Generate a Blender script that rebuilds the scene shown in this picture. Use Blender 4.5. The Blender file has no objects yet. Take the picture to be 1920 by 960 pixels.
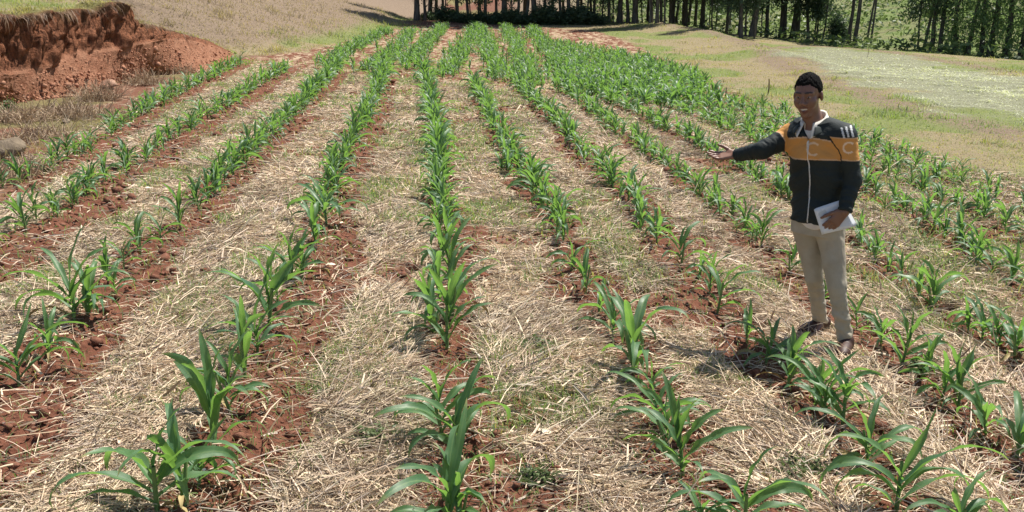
import bpy, math, random
import numpy as np

# ------------------------------------------------------------------ camera, world, sun, exposure
scene = bpy.context.scene
FPX, HORY, CAMH = 1700.0, 10.0, 2.10          # focal length in photo pixels, level line, eye height
TH = math.atan((480 - HORY) / FPX)
CT, ST = math.cos(TH), math.sin(TH)
cam_data = bpy.data.cameras.new("camera")
cam_data.sensor_width = 36.0
cam_data.lens = 36.0 * FPX / 1920.0
cam_data.clip_start, cam_data.clip_end = 0.05, 3000
cam = bpy.data.objects.new("camera", cam_data)
cam.location = (0, 0, CAMH)
cam.rotation_euler = (math.pi / 2 - TH, 0, 0)
scene.collection.objects.link(cam)
scene.camera = cam

SUN_EL = math.radians(62)
SUN_H = np.array([0.74, 0.67]); SUN_H /= np.linalg.norm(SUN_H)      # towards the sun, on the ground
world = bpy.data.worlds.new("World")
scene.world = world
world.use_nodes = True
wn = world.node_tree
wn.nodes.clear()
sky = wn.nodes.new("ShaderNodeTexSky")
sky.sky_type = 'NISHITA'
sky.sun_disc = False
sky.sun_elevation = SUN_EL
sky.sun_rotation = math.atan2(SUN_H[0], SUN_H[1])
bgn = wn.nodes.new("ShaderNodeBackground")
bgn.inputs["Strength"].default_value = 0.08
wout = wn.nodes.new("ShaderNodeOutputWorld")
wn.links.new(sky.outputs[0], bgn.inputs[0])
wn.links.new(bgn.outputs[0], wout.inputs[0])

sun_data = bpy.data.lights.new("sun", 'SUN')
sun_data.energy = 5.0
sun_data.angle = math.radians(0.53)
sun_data.color = (1.0, 0.945, 0.865)
sun = bpy.data.objects.new("sun", sun_data)
from mathutils import Vector, Matrix
sdir = Vector((SUN_H[0] * math.cos(SUN_EL), SUN_H[1] * math.cos(SUN_EL), math.sin(SUN_EL)))
sun.rotation_euler = sdir.to_track_quat('Z', 'Y').to_euler()
sun.location = sdir * 50
scene.collection.objects.link(sun)

scene.view_settings.view_transform = 'Standard'
scene.view_settings.look = 'None'
scene.view_settings.exposure = 0.76
scene.view_settings.gamma = 1.0
scene.view_settings.use_curve_mapping = False
scene.cycles.max_bounces = 6
scene.cycles.diffuse_bounces = 3
scene.cycles.glossy_bounces = 2
scene.cycles.transmission_bounces = 4
scene.cycles.transparent_max_bounces = 6

random.seed(7)
rng = np.random.default_rng(7)
COL = scene.collection

# ------------------------------------------------------------------ small numeric helpers
def hash2(ix, iy, seed):
    n = (ix * 374761393 + iy * 668265263 + seed * 144269504) & 0xffffffff
    n = ((n ^ (n >> 13)) * 1274126177) & 0xffffffff
    n = n ^ (n >> 16)
    return (n & 0xffffff) / float(0xffffff)

def vnoise(x, y, seed=0):
    x = np.asarray(x, float); y = np.asarray(y, float)
    fx, fy = np.floor(x), np.floor(y)
    ix, iy = fx.astype(np.int64), fy.astype(np.int64)
    tx, ty = x - fx, y - fy
    tx = tx * tx * (3 - 2 * tx); ty = ty * ty * (3 - 2 * ty)
    a = hash2(ix, iy, seed); b = hash2(ix + 1, iy, seed)
    c = hash2(ix, iy + 1, seed); d = hash2(ix + 1, iy + 1, seed)
    return (a * (1 - tx) + b * tx) * (1 - ty) + (c * (1 - tx) + d * tx) * ty

def fbm(x, y, seed=0, octv=4, gain=0.5):
    s, a, t = 0.0, 1.0, 0.0
    for o in range(octv):
        s = s + a * vnoise(x * 2.03 ** o + 17.3 * o, y * 2.03 ** o - 9.1 * o, seed + o)
        t += a
        a *= gain
    return s / t

def sstep(a, b, x):
    t = np.clip((x - a) / (b - a), 0, 1)
    return t * t * (3 - 2 * t)

def ray(px, py):
    a = (py - 480) / FPX
    return np.array([(px - 960) / FPX, CT - a * ST, -ST - a * CT])

def at(px, py, Y):
    """Point at distance Y in front of the camera in the direction of a photo pixel."""
    r = ray(px, py)
    return np.array([0, 0, CAMH]) + r * (Y / r[1])

def project(P):
    P = np.atleast_2d(np.asarray(P, float))
    dep = P[:, 1] * CT + (CAMH - P[:, 2]) * ST
    up = P[:, 1] * ST + (P[:, 2] - CAMH) * CT
    return np.stack([960 + FPX * P[:, 0] / dep, 480 - FPX * up / dep, dep], 1)

def poly_dist(X, Y, pts, val=None):
    """signed distance to an open polyline (positive on its left), and a value interpolated along it"""
    best = np.full(X.shape, 1e18); sg = np.ones(X.shape); vv = np.zeros(X.shape); ss = np.zeros(X.shape)
    acc = 0.0
    for i in range(len(pts) - 1):
        ax, ay = pts[i][0], pts[i][1]; bx, by = pts[i + 1][0], pts[i + 1][1]
        dx, dy = bx - ax, by - ay
        L2 = dx * dx + dy * dy
        t = np.clip(((X - ax) * dx + (Y - ay) * dy) / L2, 0, 1)
        ex, ey = X - ax - t * dx, Y - ay - t * dy
        d2 = ex * ex + ey * ey
        m = d2 < best
        best = np.where(m, d2, best)
        cr = dx * ey - dy * ex
        sg = np.where(m, np.where(cr >= 0, 1.0, -1.0), sg)
        if val is not None:
            vv = np.where(m, val[i] * (1 - t) + val[i + 1] * t, vv)
        ss = np.where(m, acc + t * math.sqrt(L2), ss)
        acc += math.sqrt(L2)
    return sg * np.sqrt(best), vv, ss

def in_poly(X, Y, pts):
    ins = np.zeros(X.shape, bool)
    n = len(pts)
    d2 = np.full(X.shape, 1e18)
    for i in range(n):
        ax, ay = pts[i][:2]; bx, by = pts[(i + 1) % n][:2]
        cond = ((ay > Y) != (by > Y))
        xi = ax + (Y - ay) * (bx - ax) / ((by - ay) if by != ay else 1e-9)
        ins ^= cond & (X < xi)
        dx, dy = bx - ax, by - ay
        t = np.clip(((X - ax) * dx + (Y - ay) * dy) / (dx * dx + dy * dy + 1e-12), 0, 1)
        d2 = np.minimum(d2, (X - ax - t * dx) ** 2 + (Y - ay - t * dy) ** 2)
    return np.where(ins, 1, -1) * np.sqrt(d2)

# ------------------------------------------------------------------ terrain
def field_z(Y):
    Yc = np.clip(Y - 22, 0, 44)
    return 0.00055 * Yc ** 2

BANK_T = np.array([at(-420, 45, 14.5), at(-160, 40, 17.8), at(0, 28, 20.6), at(80, 25, 22), at(150, 15, 24), at(235, 8, 26),
                   at(254, 38, 27.6), at(330, 60, 30.5), at(390, 76, 33.5), at(436, 99, 36.5)])
_foot = [at(560, 92, 39.5), at(650, 66, 46), at(720, 46, 55), at(765, 33, 65), at(830, 22, 90)]
HILL_LINE = [(p[0], p[1]) for p in list(BANK_T) + _foot]
HILL_REL = [max(0.0, p[2] - float(field_z(np.array(p[1])))) for p in BANK_T] + [0.0] * len(_foot)
HILL_LINE = [(-40, -6), (-24, 4)] + HILL_LINE
HILL_REL = [1.9, 2.0] + HILL_REL

RIDGE = [at(1700, 170, 25)[:2], at(1500, 112, 34)[:2], at(1400, 78, 43)[:2], at(1330, 58, 52)[:2], at(1240, 48, 60)[:2]]
TREE_LINE = [at(2700, 122, 30), at(2300, 112, 34), at(1920, 103, 38), at(1750, 92, 42), at(1600, 82, 46), at(1390, 70, 50), at(1290, 52, 59),
             at(1150, 45, 62), at(1000, 45, 62), at(860, 38, 64), at(740, 28, 68), at(500, 10, 80), at(100, 0, 90)]
TREE_LINE = [(p[0], p[1]) for p in TREE_LINE]

def terrain(X, Y):
    X = np.asarray(X, float); Y = np.asarray(Y, float)
    z = field_z(Y)
    z = z + 0.010 * (fbm(X * 0.35, Y * 0.35, 3, 3) - 0.5) * 4 * sstep(6, 20, np.hypot(X, Y))
    # step down behind the grass ridge on the right
    e, _, s = poly_dist(X, Y, RIDGE)
    e = -e
    tap = sstep(0.0, 14, s)
    z = z + 0.24 * np.exp(-(e / 1.8) ** 2) * tap - (0.42 * tap + 0.05) * sstep(0.0, 2.2, e) * sstep(-2, 6, s)
    # hill and bank on the left
    d, rel, s = poly_dist(X, Y, HILL_LINE, HILL_REL)
    onbank = sstep(0.0, 0.3, rel)
    z = z + rel * sstep(0.15, 0.75, d) * onbank
    dd = np.maximum(d, 0)
    z = z + (0.15 * onbank + 0.24 * (1 - onbank)) * dd * sstep(0, 2.5, dd) * (1 - 0.35 * sstep(8, 40, dd))
    z = z + 0.35 * (fbm(X * 0.22, Y * 0.22, 11, 3) - 0.5) * sstep(0.5, 5, dd)
    # beyond the tree belt: a shallow valley and then the far slope
    t, _, s2 = poly_dist(X, Y, TREE_LINE)
    t = np.maximum(-t, 0)
    z = z - 0.9 * sstep(2, 12, t) * sstep(-30, 8, X) + 0.15 * np.maximum(t - 8, 0) - 0.10 * np.maximum(t - 180, 0)
    return z

def ground_hit(px, py):
    r = ray(px, py)
    Ys = np.concatenate([np.linspace(1.0, 30, 800), np.linspace(30.05, 140, 1200)])
    P = np.array([0, 0, CAMH])[None] + r[None] * (Ys / r[1])[:, None]
    below = P[:, 2] < terrain(P[:, 0], P[:, 1])
    if not below.any():
        return None
    i = int(np.argmax(below))
    if i == 0: return P[0]
    a, b = Ys[i - 1], Ys[i]
    for _ in range(12):
        m = 0.5 * (a + b)
        q = np.array([0, 0, CAMH]) + r * (m / r[1])
        if q[2] < float(terrain(np.array([q[0]]), np.array([q[1]]))[0]): b = m
        else: a = m
    return q

def ghit2(px, py):
    q = ground_hit(px, py)
    return (q[0], q[1])

# maize rows, from the far left to the right (points on the ground)
ROWS_PX = {
 'LC': [(15,350),(80,325),(155,285),(235,232),(305,195),(365,160),(405,145),(455,118)],
 'LB': [(-80,520),(45,435),(110,405),(185,345),(265,300),(325,260),(380,225),(430,200),(480,165),(540,130)],
 'LA': [(-60,830),(35,715),(135,600),(200,530),(260,470),(340,415),(405,350),(470,290),(555,215),(600,165),(640,125)],
 'L1': [(290,975),(400,830),(455,700),(500,600),(545,520),(590,450),(620,355),(660,280),(690,220),(715,160),(722,140)],
 'C':  [(842,975),(838,640),(825,300),(805,180),(798,142)],
 'R1': [(1410,985),(1280,880),(1190,690),(1095,550),(1050,430),(985,335),(945,270),(915,220),(888,160)],
 'R2': [(1700,980),(1580,790),(1475,715),(1400,635),(1345,575),(1275,495),(1185,375),(1105,300),(1040,235),(1000,190),(965,157)],
 'R3': [(2000,950),(1900,855),(1795,755),(1690,672),(1605,605),(1480,515),(1365,410),(1250,315),(1160,250),(1110,210),(1060,175)],
 'R4': [(1990,730),(1900,665),(1840,628),(1750,575),(1690,530),(1600,455),(1500,385),(1410,330),(1300,270),(1210,225),(1130,185)],
 'R5': [(1990,585),(1915,545),(1840,495),(1770,440),(1690,395),(1600,345),(1500,300),(1400,260),(1290,215),(1210,185)],
 'R6': [(1980,470),(1900,435),(1800,390),(1700,345),(1600,305),(1500,270),(1400,235),(1300,200)],
 'R7': [(1950,405),(1850,370),(1750,332),(1650,298),(1550,264),(1450,230),(1350,195)],
 'R8': [(1800,325),(1700,293),(1600,260),(1500,228),(1420,200)],
}
FAR_PX = {
 'F0': [(610,130),(665,92),(725,62)],
 'F1': [(700,137),(735,100),(775,62)],
 'F2': [(764,132),(795,90),(832,52)],
 'F3': [(838,146),(866,95),(892,52)],
 'F4': [(942,152),(912,85),(900,54)],
 'F5': [(1000,165),(965,85),(950,54)],
 'F6': [(1078,180),(1025,95),(995,58)],
 'F7': [(1125,185),(1080,118),(1050,84)],
 'F8': [(1180,190),(1125,120),(1100,96)],
 'F9': [(1235,198),(1180,135),(1150,104)],
 'F10': [(1290,202),(1240,150),(1200,115)],
 'F11': [(1330,200),(1290,160),(1250,128)],
}
ROWS = {k: np.array([ghit2(*p) for p in v]) for k, v in ROWS_PX.items()}
FARROWS = {k: np.array([ghit2(*p) for p in v]) for k, v in FAR_PX.items()}

def row_x(row, Y):
    r = row[np.argsort(row[:, 1])]
    x = np.interp(Y, r[:, 1], r[:, 0])
    s0 = (r[2, 0] - r[0, 0]) / (r[2, 1] - r[0, 1])
    x = np.where(Y < r[0, 1], r[0, 0] + s0 * (Y - r[0, 1]), x)
    return x

# half widths of the bare soil along each row and its shift to the right of the plants
SOILW = {'LC': (.36, .09), 'LB': (.37, .16), 'LA': (.29, .14), 'L1': (.29, .15), 'C': (.19, .07), 'R1': (.25, .03), 'R2': (.22, .0),
         'R3': (.17, .0), 'R4': (.15, .0), 'R5': (.14, 0), 'R6': (.13, 0), 'R7': (.10, 0), 'R8': (.08, 0)}
FIELD_POLY = [ghit2(-700, 900), ghit2(-300, 520), ghit2(0, 345), ghit2(60, 312), ghit2(150, 262), ghit2(230, 215), ghit2(330, 155), ghit2(430, 112),
              ghit2(560, 97), ghit2(640, 80), ghit2(720, 57), ghit2(820, 46), ghit2(1000, 51), ghit2(1120, 58), ghit2(1195, 85), ghit2(1260, 120), ghit2(1345, 158),
              ghit2(1430, 198), ghit2(1600, 252), ghit2(1750, 300), ghit2(1960, 375), ghit2(2300, 520), ghit2(2600, 900), (6.0, -4), (-8, -4)]
HAY_POLY = [ghit2(1465, 93), ghit2(1540, 88), ghit2(1640, 98), ghit2(1780, 122), ghit2(1960, 150), ghit2(2200, 180), ghit2(2200, 290), ghit2(1960, 242),
            ghit2(1790, 205), ghit2(1680, 172), ghit2(1570, 140), ghit2(1500, 112)]

def cover(X, Y):
    """soil, straw, green, dry, hay amounts at ground points"""
    X = np.asarray(X, float); Y = np.asarray(Y, float)
    infield = sstep(-0.35, 0.35, in_poly(X, Y, FIELD_POLY) + 0.8 * (fbm(X * .8, Y * .8, 21, 3) - .5))
    near = np.full(X.shape, 9.0)
    wob = 0.16 * (fbm(X * 1.3, Y * 1.3, 5, 3) - 0.5) * 2
    for k, r in ROWS.items():
        w, sh = SOILW[k]
        dx = (X - row_x(r, Y) - sh)
        d = np.abs(dx + wob) / w
        near = np.minimum(near, d)
    n2 = fbm(X * 2.6, Y * 2.6, 31, 4)
    soil = 1 - sstep(0.80, 1.30, near + (n2 - 0.5) * 1.1)
    yt = 29.5 - 0.98 * (X + 5.6) + 1.6 * (fbm(X * .5, Y * .5, 8, 2) - .5)
    yt = np.clip(yt, 18.5, 40)
    farplot = sstep(-0.5, 0.7, Y - yt)
    soil = np.maximum(soil * (1 - .5 * farplot), farplot * (0.60 + 1.2 * (fbm(X * 4.5, Y * 4.5, 37, 3) - .5)))
    # gaps where the straw has been scratched away
    soil = np.clip(np.maximum(soil, 0.7 * sstep(.64, .72, fbm(X * 1.1 + 40, Y * 1.1, 77, 3))), 0, 1)
    green = sstep(.47, .66, fbm(X * 1.0, Y * 1.0, 41, 4)) * (1 - 0.75 * soil)
    green = np.clip(green + 0.55 * sstep(1.0, 4, X - 0.12 * Y) * (1 - .6 * soil), 0, 1)
    straw = np.clip(1 - soil, 0, 1)
    hay = sstep(-0.6, 0.6, in_poly(X, Y, HAY_POLY) + 4.0 * (fbm(X * .6, Y * .6, 51, 4) - .5)) * (1 - infield)
    return infield, soil, straw, green, hay, farplot

# ------------------------------------------------------------------ mesh and material helpers
def make_mesh(name, V, faces=None, quads=None, tris=None, smooth=True):
    me = bpy.data.meshes.new(name)
    V = np.asarray(V, np.float32)
    if faces is not None:
        me.from_pydata(V.tolist(), [], faces)
    else:
        blocks = []
        if quads is not None and len(quads): blocks.append((np.asarray(quads, np.int32), 4))
        if tris is not None and len(tris): blocks.append((np.asarray(tris, np.int32), 3))
        nl = sum(b.size for b, _ in blocks); nf = sum(len(b) for b, _ in blocks)
        me.vertices.add(len(V)); me.vertices.foreach_set("co", V.ravel())
        me.loops.add(nl); me.polygons.add(nf)
        me.loops.foreach_set("vertex_index", np.concatenate([b.ravel() for b, _ in blocks]))
        st = []; o = 0
        for b, k in blocks:
            st.append(o + np.arange(len(b), dtype=np.int32) * k); o += b.size
        me.polygons.foreach_set("loop_start", np.concatenate(st).astype(np.int32))
        me.update(calc_edges=True)
    if smooth and len(me.polygons):
        me.polygons.foreach_set("use_smooth", np.ones(len(me.polygons), bool))
    return me

def add_col(me, name, C):
    C = np.asarray(C, np.float32)
    if C.shape[1] == 3: C = np.concatenate([C, np.ones((len(C), 1), np.float32)], 1)
    a = me.color_attributes.new(name, 'FLOAT_COLOR', 'POINT')
    a.data.foreach_set("color", C.ravel())

def link(name, me, mat=None, parent=None):
    o = bpy.data.objects.new(name, me)
    COL.objects.link(o)
    if mat is not None and len(me.materials) == 0:
        me.materials.append(mat)
    if parent is not None: o.parent = parent
    return o

def tag(o, label, cat, group=None, kind=None):
    o['label'] = label; o['category'] = cat
    if group: o['group'] = group
    if kind: o['kind'] = kind
    return o

def empty(name, loc, rz=0.0):
    o = bpy.data.objects.new(name, None)
    COL.objects.link(o)
    o.location = loc; o.rotation_euler = (0, 0, rz)
    o.empty_display_size = 0.1
    return o

class NT:
    def __init__(self, name):
        self.m = bpy.data.materials.new(name)
        self.m.use_nodes = True
        self.t = self.m.node_tree
        self.t.nodes.clear()
        self.out = self.t.nodes.new("ShaderNodeOutputMaterial")
    def n(self, typ, **kw):
        nd = self.t.nodes.new(typ)
        for k, v in kw.items():
            if k in nd.inputs.keys() if isinstance(k, str) else False:
                nd.inputs[k].default_value = v
            else:
                setattr(nd, k, v)
        return nd
    def l(self, a, b): self.t.links.new(a, b)
    def noise(self, vec, scale, detail=4, rough=0.6):
        nd = self.t.nodes.new("ShaderNodeTexNoise")
        nd.inputs["Scale"].default_value = scale
        nd.inputs["Detail"].default_value = detail
        nd.inputs["Roughness"].default_value = rough
        if vec is not None: self.l(vec, nd.inputs["Vector"])
        return nd.outputs["Fac"]
    def mapr(self, v, a, b, c=0.0, d=1.0):
        nd = self.t.nodes.new("ShaderNodeMapRange")
        nd.inputs[1].default_value = a; nd.inputs[2].default_value = b
        nd.inputs[3].default_value = c; nd.inputs[4].default_value = d
        self.l(v, nd.inputs[0])
        return nd.outputs[0]
    def math(self, op, a, b=None):
        nd = self.t.nodes.new("ShaderNodeMath"); nd.operation = op
        for i, v in enumerate((a, b)):
            if v is None: continue
            if isinstance(v, (int, float)): nd.inputs[i].default_value = v
            else: self.l(v, nd.inputs[i])
        return nd.outputs[0]
    def mix(self, f, a, b, mode='MIX'):
        nd = self.t.nodes.new("ShaderNodeMix"); nd.data_type = 'RGBA'; nd.blend_type = mode
        for sock, v in ((nd.inputs[0], f), (nd.inputs[6], a), (nd.inputs[7], b)):
            if isinstance(v, (int, float)): sock.default_value = v
            elif isinstance(v, (tuple, list)): sock.default_value = (*v, 1.0) if len(v) == 3 else v
            else: self.l(v, sock)
        return nd.outputs[2]
    def pos(self):
        return self.t.nodes.new("ShaderNodeNewGeometry").outputs["Position"]
    def objco(self):
        return self.t.nodes.new("ShaderNodeTexCoord").outputs["Object"]
    def attr(self, name):
        nd = self.t.nodes.new("ShaderNodeAttribute"); nd.attribute_name = name
        return nd
    def rnd(self):
        return self.t.nodes.new("ShaderNodeObjectInfo").outputs["Random"]
    def bump(self, h, strength=0.5, dist=0.02):
        nd = self.t.nodes.new("ShaderNodeBump")
        nd.inputs["Strength"].default_value = strength
        nd.inputs["Distance"].default_value = dist
        self.l(h, nd.inputs["Height"])
        return nd.outputs[0]
    def principled(self, color, rough=0.8, spec=0.3, normal=None):
        p = self.t.nodes.new("ShaderNodeBsdfPrincipled")
        if isinstance(color, (tuple, list)): p.inputs["Base Color"].default_value = (*color, 1)
        else: self.l(color, p.inputs["Base Color"])
        if isinstance(rough, (int, float)): p.inputs["Roughness"].default_value = rough
        else: self.l(rough, p.inputs["Roughness"])
        p.inputs["Specular IOR Level"].default_value = spec
        if normal is not None: self.l(normal, p.inputs["Normal"])
        return p
    def finish(self, shader):
        self.l(shader, self.out.inputs["Surface"])
        return self.m

def simple_mat(name, a, b, scale=8, rough=0.85, spec=0.25, bump=0.0, bscale=None, bdist=0.01, obj=False):
    t = NT(name)
    v = t.objco() if obj else t.pos()
    f = t.mapr(t.noise(v, scale, 5), 0.3, 0.7)
    nrm = t.bump(t.noise(v, bscale or scale * 3, 5), bump, bdist) if bump else None
    return t.finish(t.principled(t.mix(f, a, b), rough, spec, nrm).outputs[0])

def vcol_mat(name, rough=0.8, spec=0.2, trans=0.0, tmul=(1, 1, 1), bump=0, bscale=200, bdist=0.003):
    """colour comes from the mesh's own colour attribute"""
    t = NT(name)
    c = t.attr("col").outputs["Color"]
    nrm = t.bump(t.noise(t.objco(), bscale, 3), bump, bdist) if bump else None
    p = t.principled(c, rough, spec, nrm).outputs[0]
    if trans > 0:
        tr = t.n("ShaderNodeBsdfTranslucent")
        t.l(t.mix(1.0, c, tmul, 'MULTIPLY'), tr.inputs[0])
        mx = t.n("ShaderNodeMixShader"); mx.inputs[0].default_value = trans
        t.l(p, mx.inputs[1]); t.l(tr.outputs[0], mx.inputs[2])
        p = mx.outputs[0]
    return t.finish(p)

# ------------------------------------------------------------------ the ground sheet
SOIL_A, SOIL_B = (0.108, 0.041, 0.024), (0.195, 0.084, 0.052)
def ground_material():
    t = NT("field_ground")
    P = t.pos()
    m = t.attr("cov"); sep = t.n("ShaderNodeSeparateColor"); t.l(m.outputs["Color"], sep.inputs[0])
    m2 = t.attr("cov2"); sep2 = t.n("ShaderNodeSeparateColor"); t.l(m2.outputs["Color"], sep2.inputs[0])
    straw, green, grassland = sep.outputs[0], sep.outputs[1], sep.outputs[2]
    hay, crop, brown = sep2.outputs[0], sep2.outputs[1], sep2.outputs[2]
    n_f = t.noise(P, 55, 6, 0.7); n_m = t.noise(P, 9, 5, 0.65); n_l = t.noise(P, 1.3, 4)
    # soil
    soil = t.mix(t.mapr(n_m, .3, .7), SOIL_A, SOIL_B)
    soil = t.mix(t.mapr(n_f, .55, .8, 0, .5), soil, (0.27, 0.14, 0.095))
    # straw litter seen from far
    st = t.mix(t.mapr(n_f, .38, .62), (0.25, 0.165, 0.10), (0.52, 0.41, 0.28))
    sf = t.mapr(t.math('ADD', straw, t.math('MULTIPLY', t.math('SUBTRACT', n_m, 0.5), 0.9)), .30, .60)
    c = t.mix(sf, soil, st)
    gf = t.mapr(t.math('ADD', green, t.math('MULTIPLY', t.math('SUBTRACT', n_m, 0.5), 1.0)), .45, .85, 0, .65)
    c = t.mix(gf, c, t.mix(n_f, (0.10, 0.12, 0.035), (0.20, 0.21, 0.075)))
    # grassland
    gl = t.mix(t.mapr(n_f, .35, .65), (0.17, 0.135, 0.075), (0.30, 0.245, 0.15))
    gg = t.mix(t.mapr(n_f, .35, .65), (0.115, 0.135, 0.045), (0.21, 0.225, 0.085))
    bb = t.mix(t.mapr(n_f, .35, .65), (0.145, 0.105, 0.072), (0.25, 0.19, 0.135))
    gfac = t.mapr(t.math('ADD', green, t.math('MULTIPLY', t.math('SUBTRACT', n_l, 0.5), 0.6)), .3, .7)
    gl = t.mix(gfac, gl, gg)
    gl = t.mix(t.mapr(t.math('ADD', brown, t.math('MULTIPLY', t.math('SUBTRACT', n_m, 0.5), 0.6)), .3, .7), gl, bb)
    hy = t.mix(t.mapr(n_f, .35, .65), (0.12, 0.125, 0.07), (0.28, 0.275, 0.19))
    gl = t.mix(hay, gl, hy)
    cr = t.mix(t.mapr(t.noise(P, 1.6, 5, .7), .4, .6), (0.045, 0.085, 0.025), (0.13, 0.20, 0.06))
    gl = t.mix(crop, gl, cr)
    c = t.mix(grassland, c, gl)
    h = t.math('ADD', t.math('MULTIPLY', n_f, 0.35), n_m)
    nrm = t.bump(h, 0.9, 0.05)
    return t.finish(t.principled(c, 0.95, 0.1, nrm).outputs[0])

def micro(X, Y):
    """small relief: clods and furrows along the rows, humps of litter"""
    infield, soil, straw, green, hay, far = cover(X, Y)
    R = np.hypot(X, Y)
    fade = 1 - 0.6 * sstep(15, 60, R)
    clod = (fbm(X * 7, Y * 7, 61, 4, .6) - .5) * 0.075 + np.maximum(fbm(X * 13, Y * 13, 71, 3) - .55, 0) * 0.11
    lit = (fbm(X * 4, Y * 4, 81, 3) - .5) * 0.035
    z = infield * (soil * (clod - 0.018) + (1 - soil) * lit) * fade + infield * far * (fbm(X * 3.1, Y * 3.1, 95, 4, .65) - .5) * 0.22
    z = z + (1 - infield) * (fbm(X * 2.2, Y * 2.2, 91, 4) - .5) * 0.09
    return z, infield, soil, straw, green, hay, far

def full_z(X, Y):
    X = np.atleast_1d(np.asarray(X, float)); Y = np.atleast_1d(np.asarray(Y, float))
    return terrain(X, Y) + micro(X, Y)[0]

def build_ground():
    r = np.concatenate([np.geomspace(0.3, 2.6, 30)[:-1], np.geomspace(2.6, 13, 430)[:-1], np.geomspace(13, 80, 400)[:-1], np.geomspace(80, 900, 70)])
    a0 = math.radians(36)
    side = a0 + (math.pi - a0) * (np.linspace(0, 1, 70) ** 1.6)
    a = np.concatenate([-side[::-1][:-1], np.linspace(-a0, a0, 620)[:-1], side])[:-1]
    A, R = np.meshgrid(a, r)
    X, Y = R * np.sin(A), R * np.cos(A)
    Z0 = terrain(X, Y)
    dz, infield, soil, straw, green, hay, far = micro(X, Y)
    Z = Z0 + dz
    nr, na = X.shape
    V = np.stack([X, Y, Z], -1).reshape(-1, 3)
    i = np.arange(nr - 1)[:, None] * na; j = np.arange(na)[None]; j2 = (np.arange(na) + 1)[None] % na
    Q = np.stack([i + j, i + j2, i + na + j2, i + na + j], -1).reshape(-1, 4)[:, ::-1]
    V = np.concatenate([V, [[0, 0, float(full_z(0, 0)[0])]]])
    c = len(V) - 1
    T = np.stack([np.full(na, c), np.arange(na), (np.arange(na) + 1) % na], -1)[:, ::-1]
    me = make_mesh("ground", V, quads=Q, tris=T)
    d, rel, s = poly_dist(X, Y, HILL_LINE, HILL_REL)
    t, _, _ = poly_dist(X, Y, TREE_LINE)
    t = -t
    hill = sstep(-1, 1, d)
    rough = (1 - infield) * sstep(2, -2, X) * (1 - hill)
    grass = (1 - infield) * (1 - .85 * rough)
    straw = np.where(rough > .3, .0 + .8 * (fbm(X * 2.0, Y * 2.0, 133, 4) - .28), straw)
    brown = np.clip(rough * .9 + hill * (0.25 + 1.1 * sstep(.2, .8, 1 - rel)) * sstep(0, 4, d) , 0, 1)
    e, _, s = poly_dist(X, Y, RIDGE); e = -e
    brown = np.maximum(brown, 0.75 * np.exp(-((e - 0.0) / 0.9) ** 2) * (1 - infield))
    hb = in_poly(X, Y, HAY_POLY)
    brown = np.maximum(brown, 0.8 * np.exp(-((hb + 0.9) / 0.8) ** 2) * (1 - infield) * sstep(0, 3, X))
    brown = np.maximum(brown, sstep(0, 4, t) * sstep(12, 2, X) * .9)
    crop = sstep(3, 8, t) * sstep(3, 12, X) * (0.55 + 0.45 * sstep(30, 34, t))
    gr = np.where(infield > .5, green, sstep(.38, .64, fbm(X * .35, Y * .35, 101, 3)))
    C1 = np.stack([straw, gr, grass], -1).reshape(-1, 3)
    C2 = np.stack([hay, crop, brown], -1).reshape(-1, 3)
    C1 = np.concatenate([C1, C1[:1]]); C2 = np.concatenate([C2, C2[:1]])
    add_col(me, "cov", C1); add_col(me, "cov2", C2)
    o = link("ground", me, ground_material())
    o['kind'] = 'structure'
    return o
build_ground()

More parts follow.
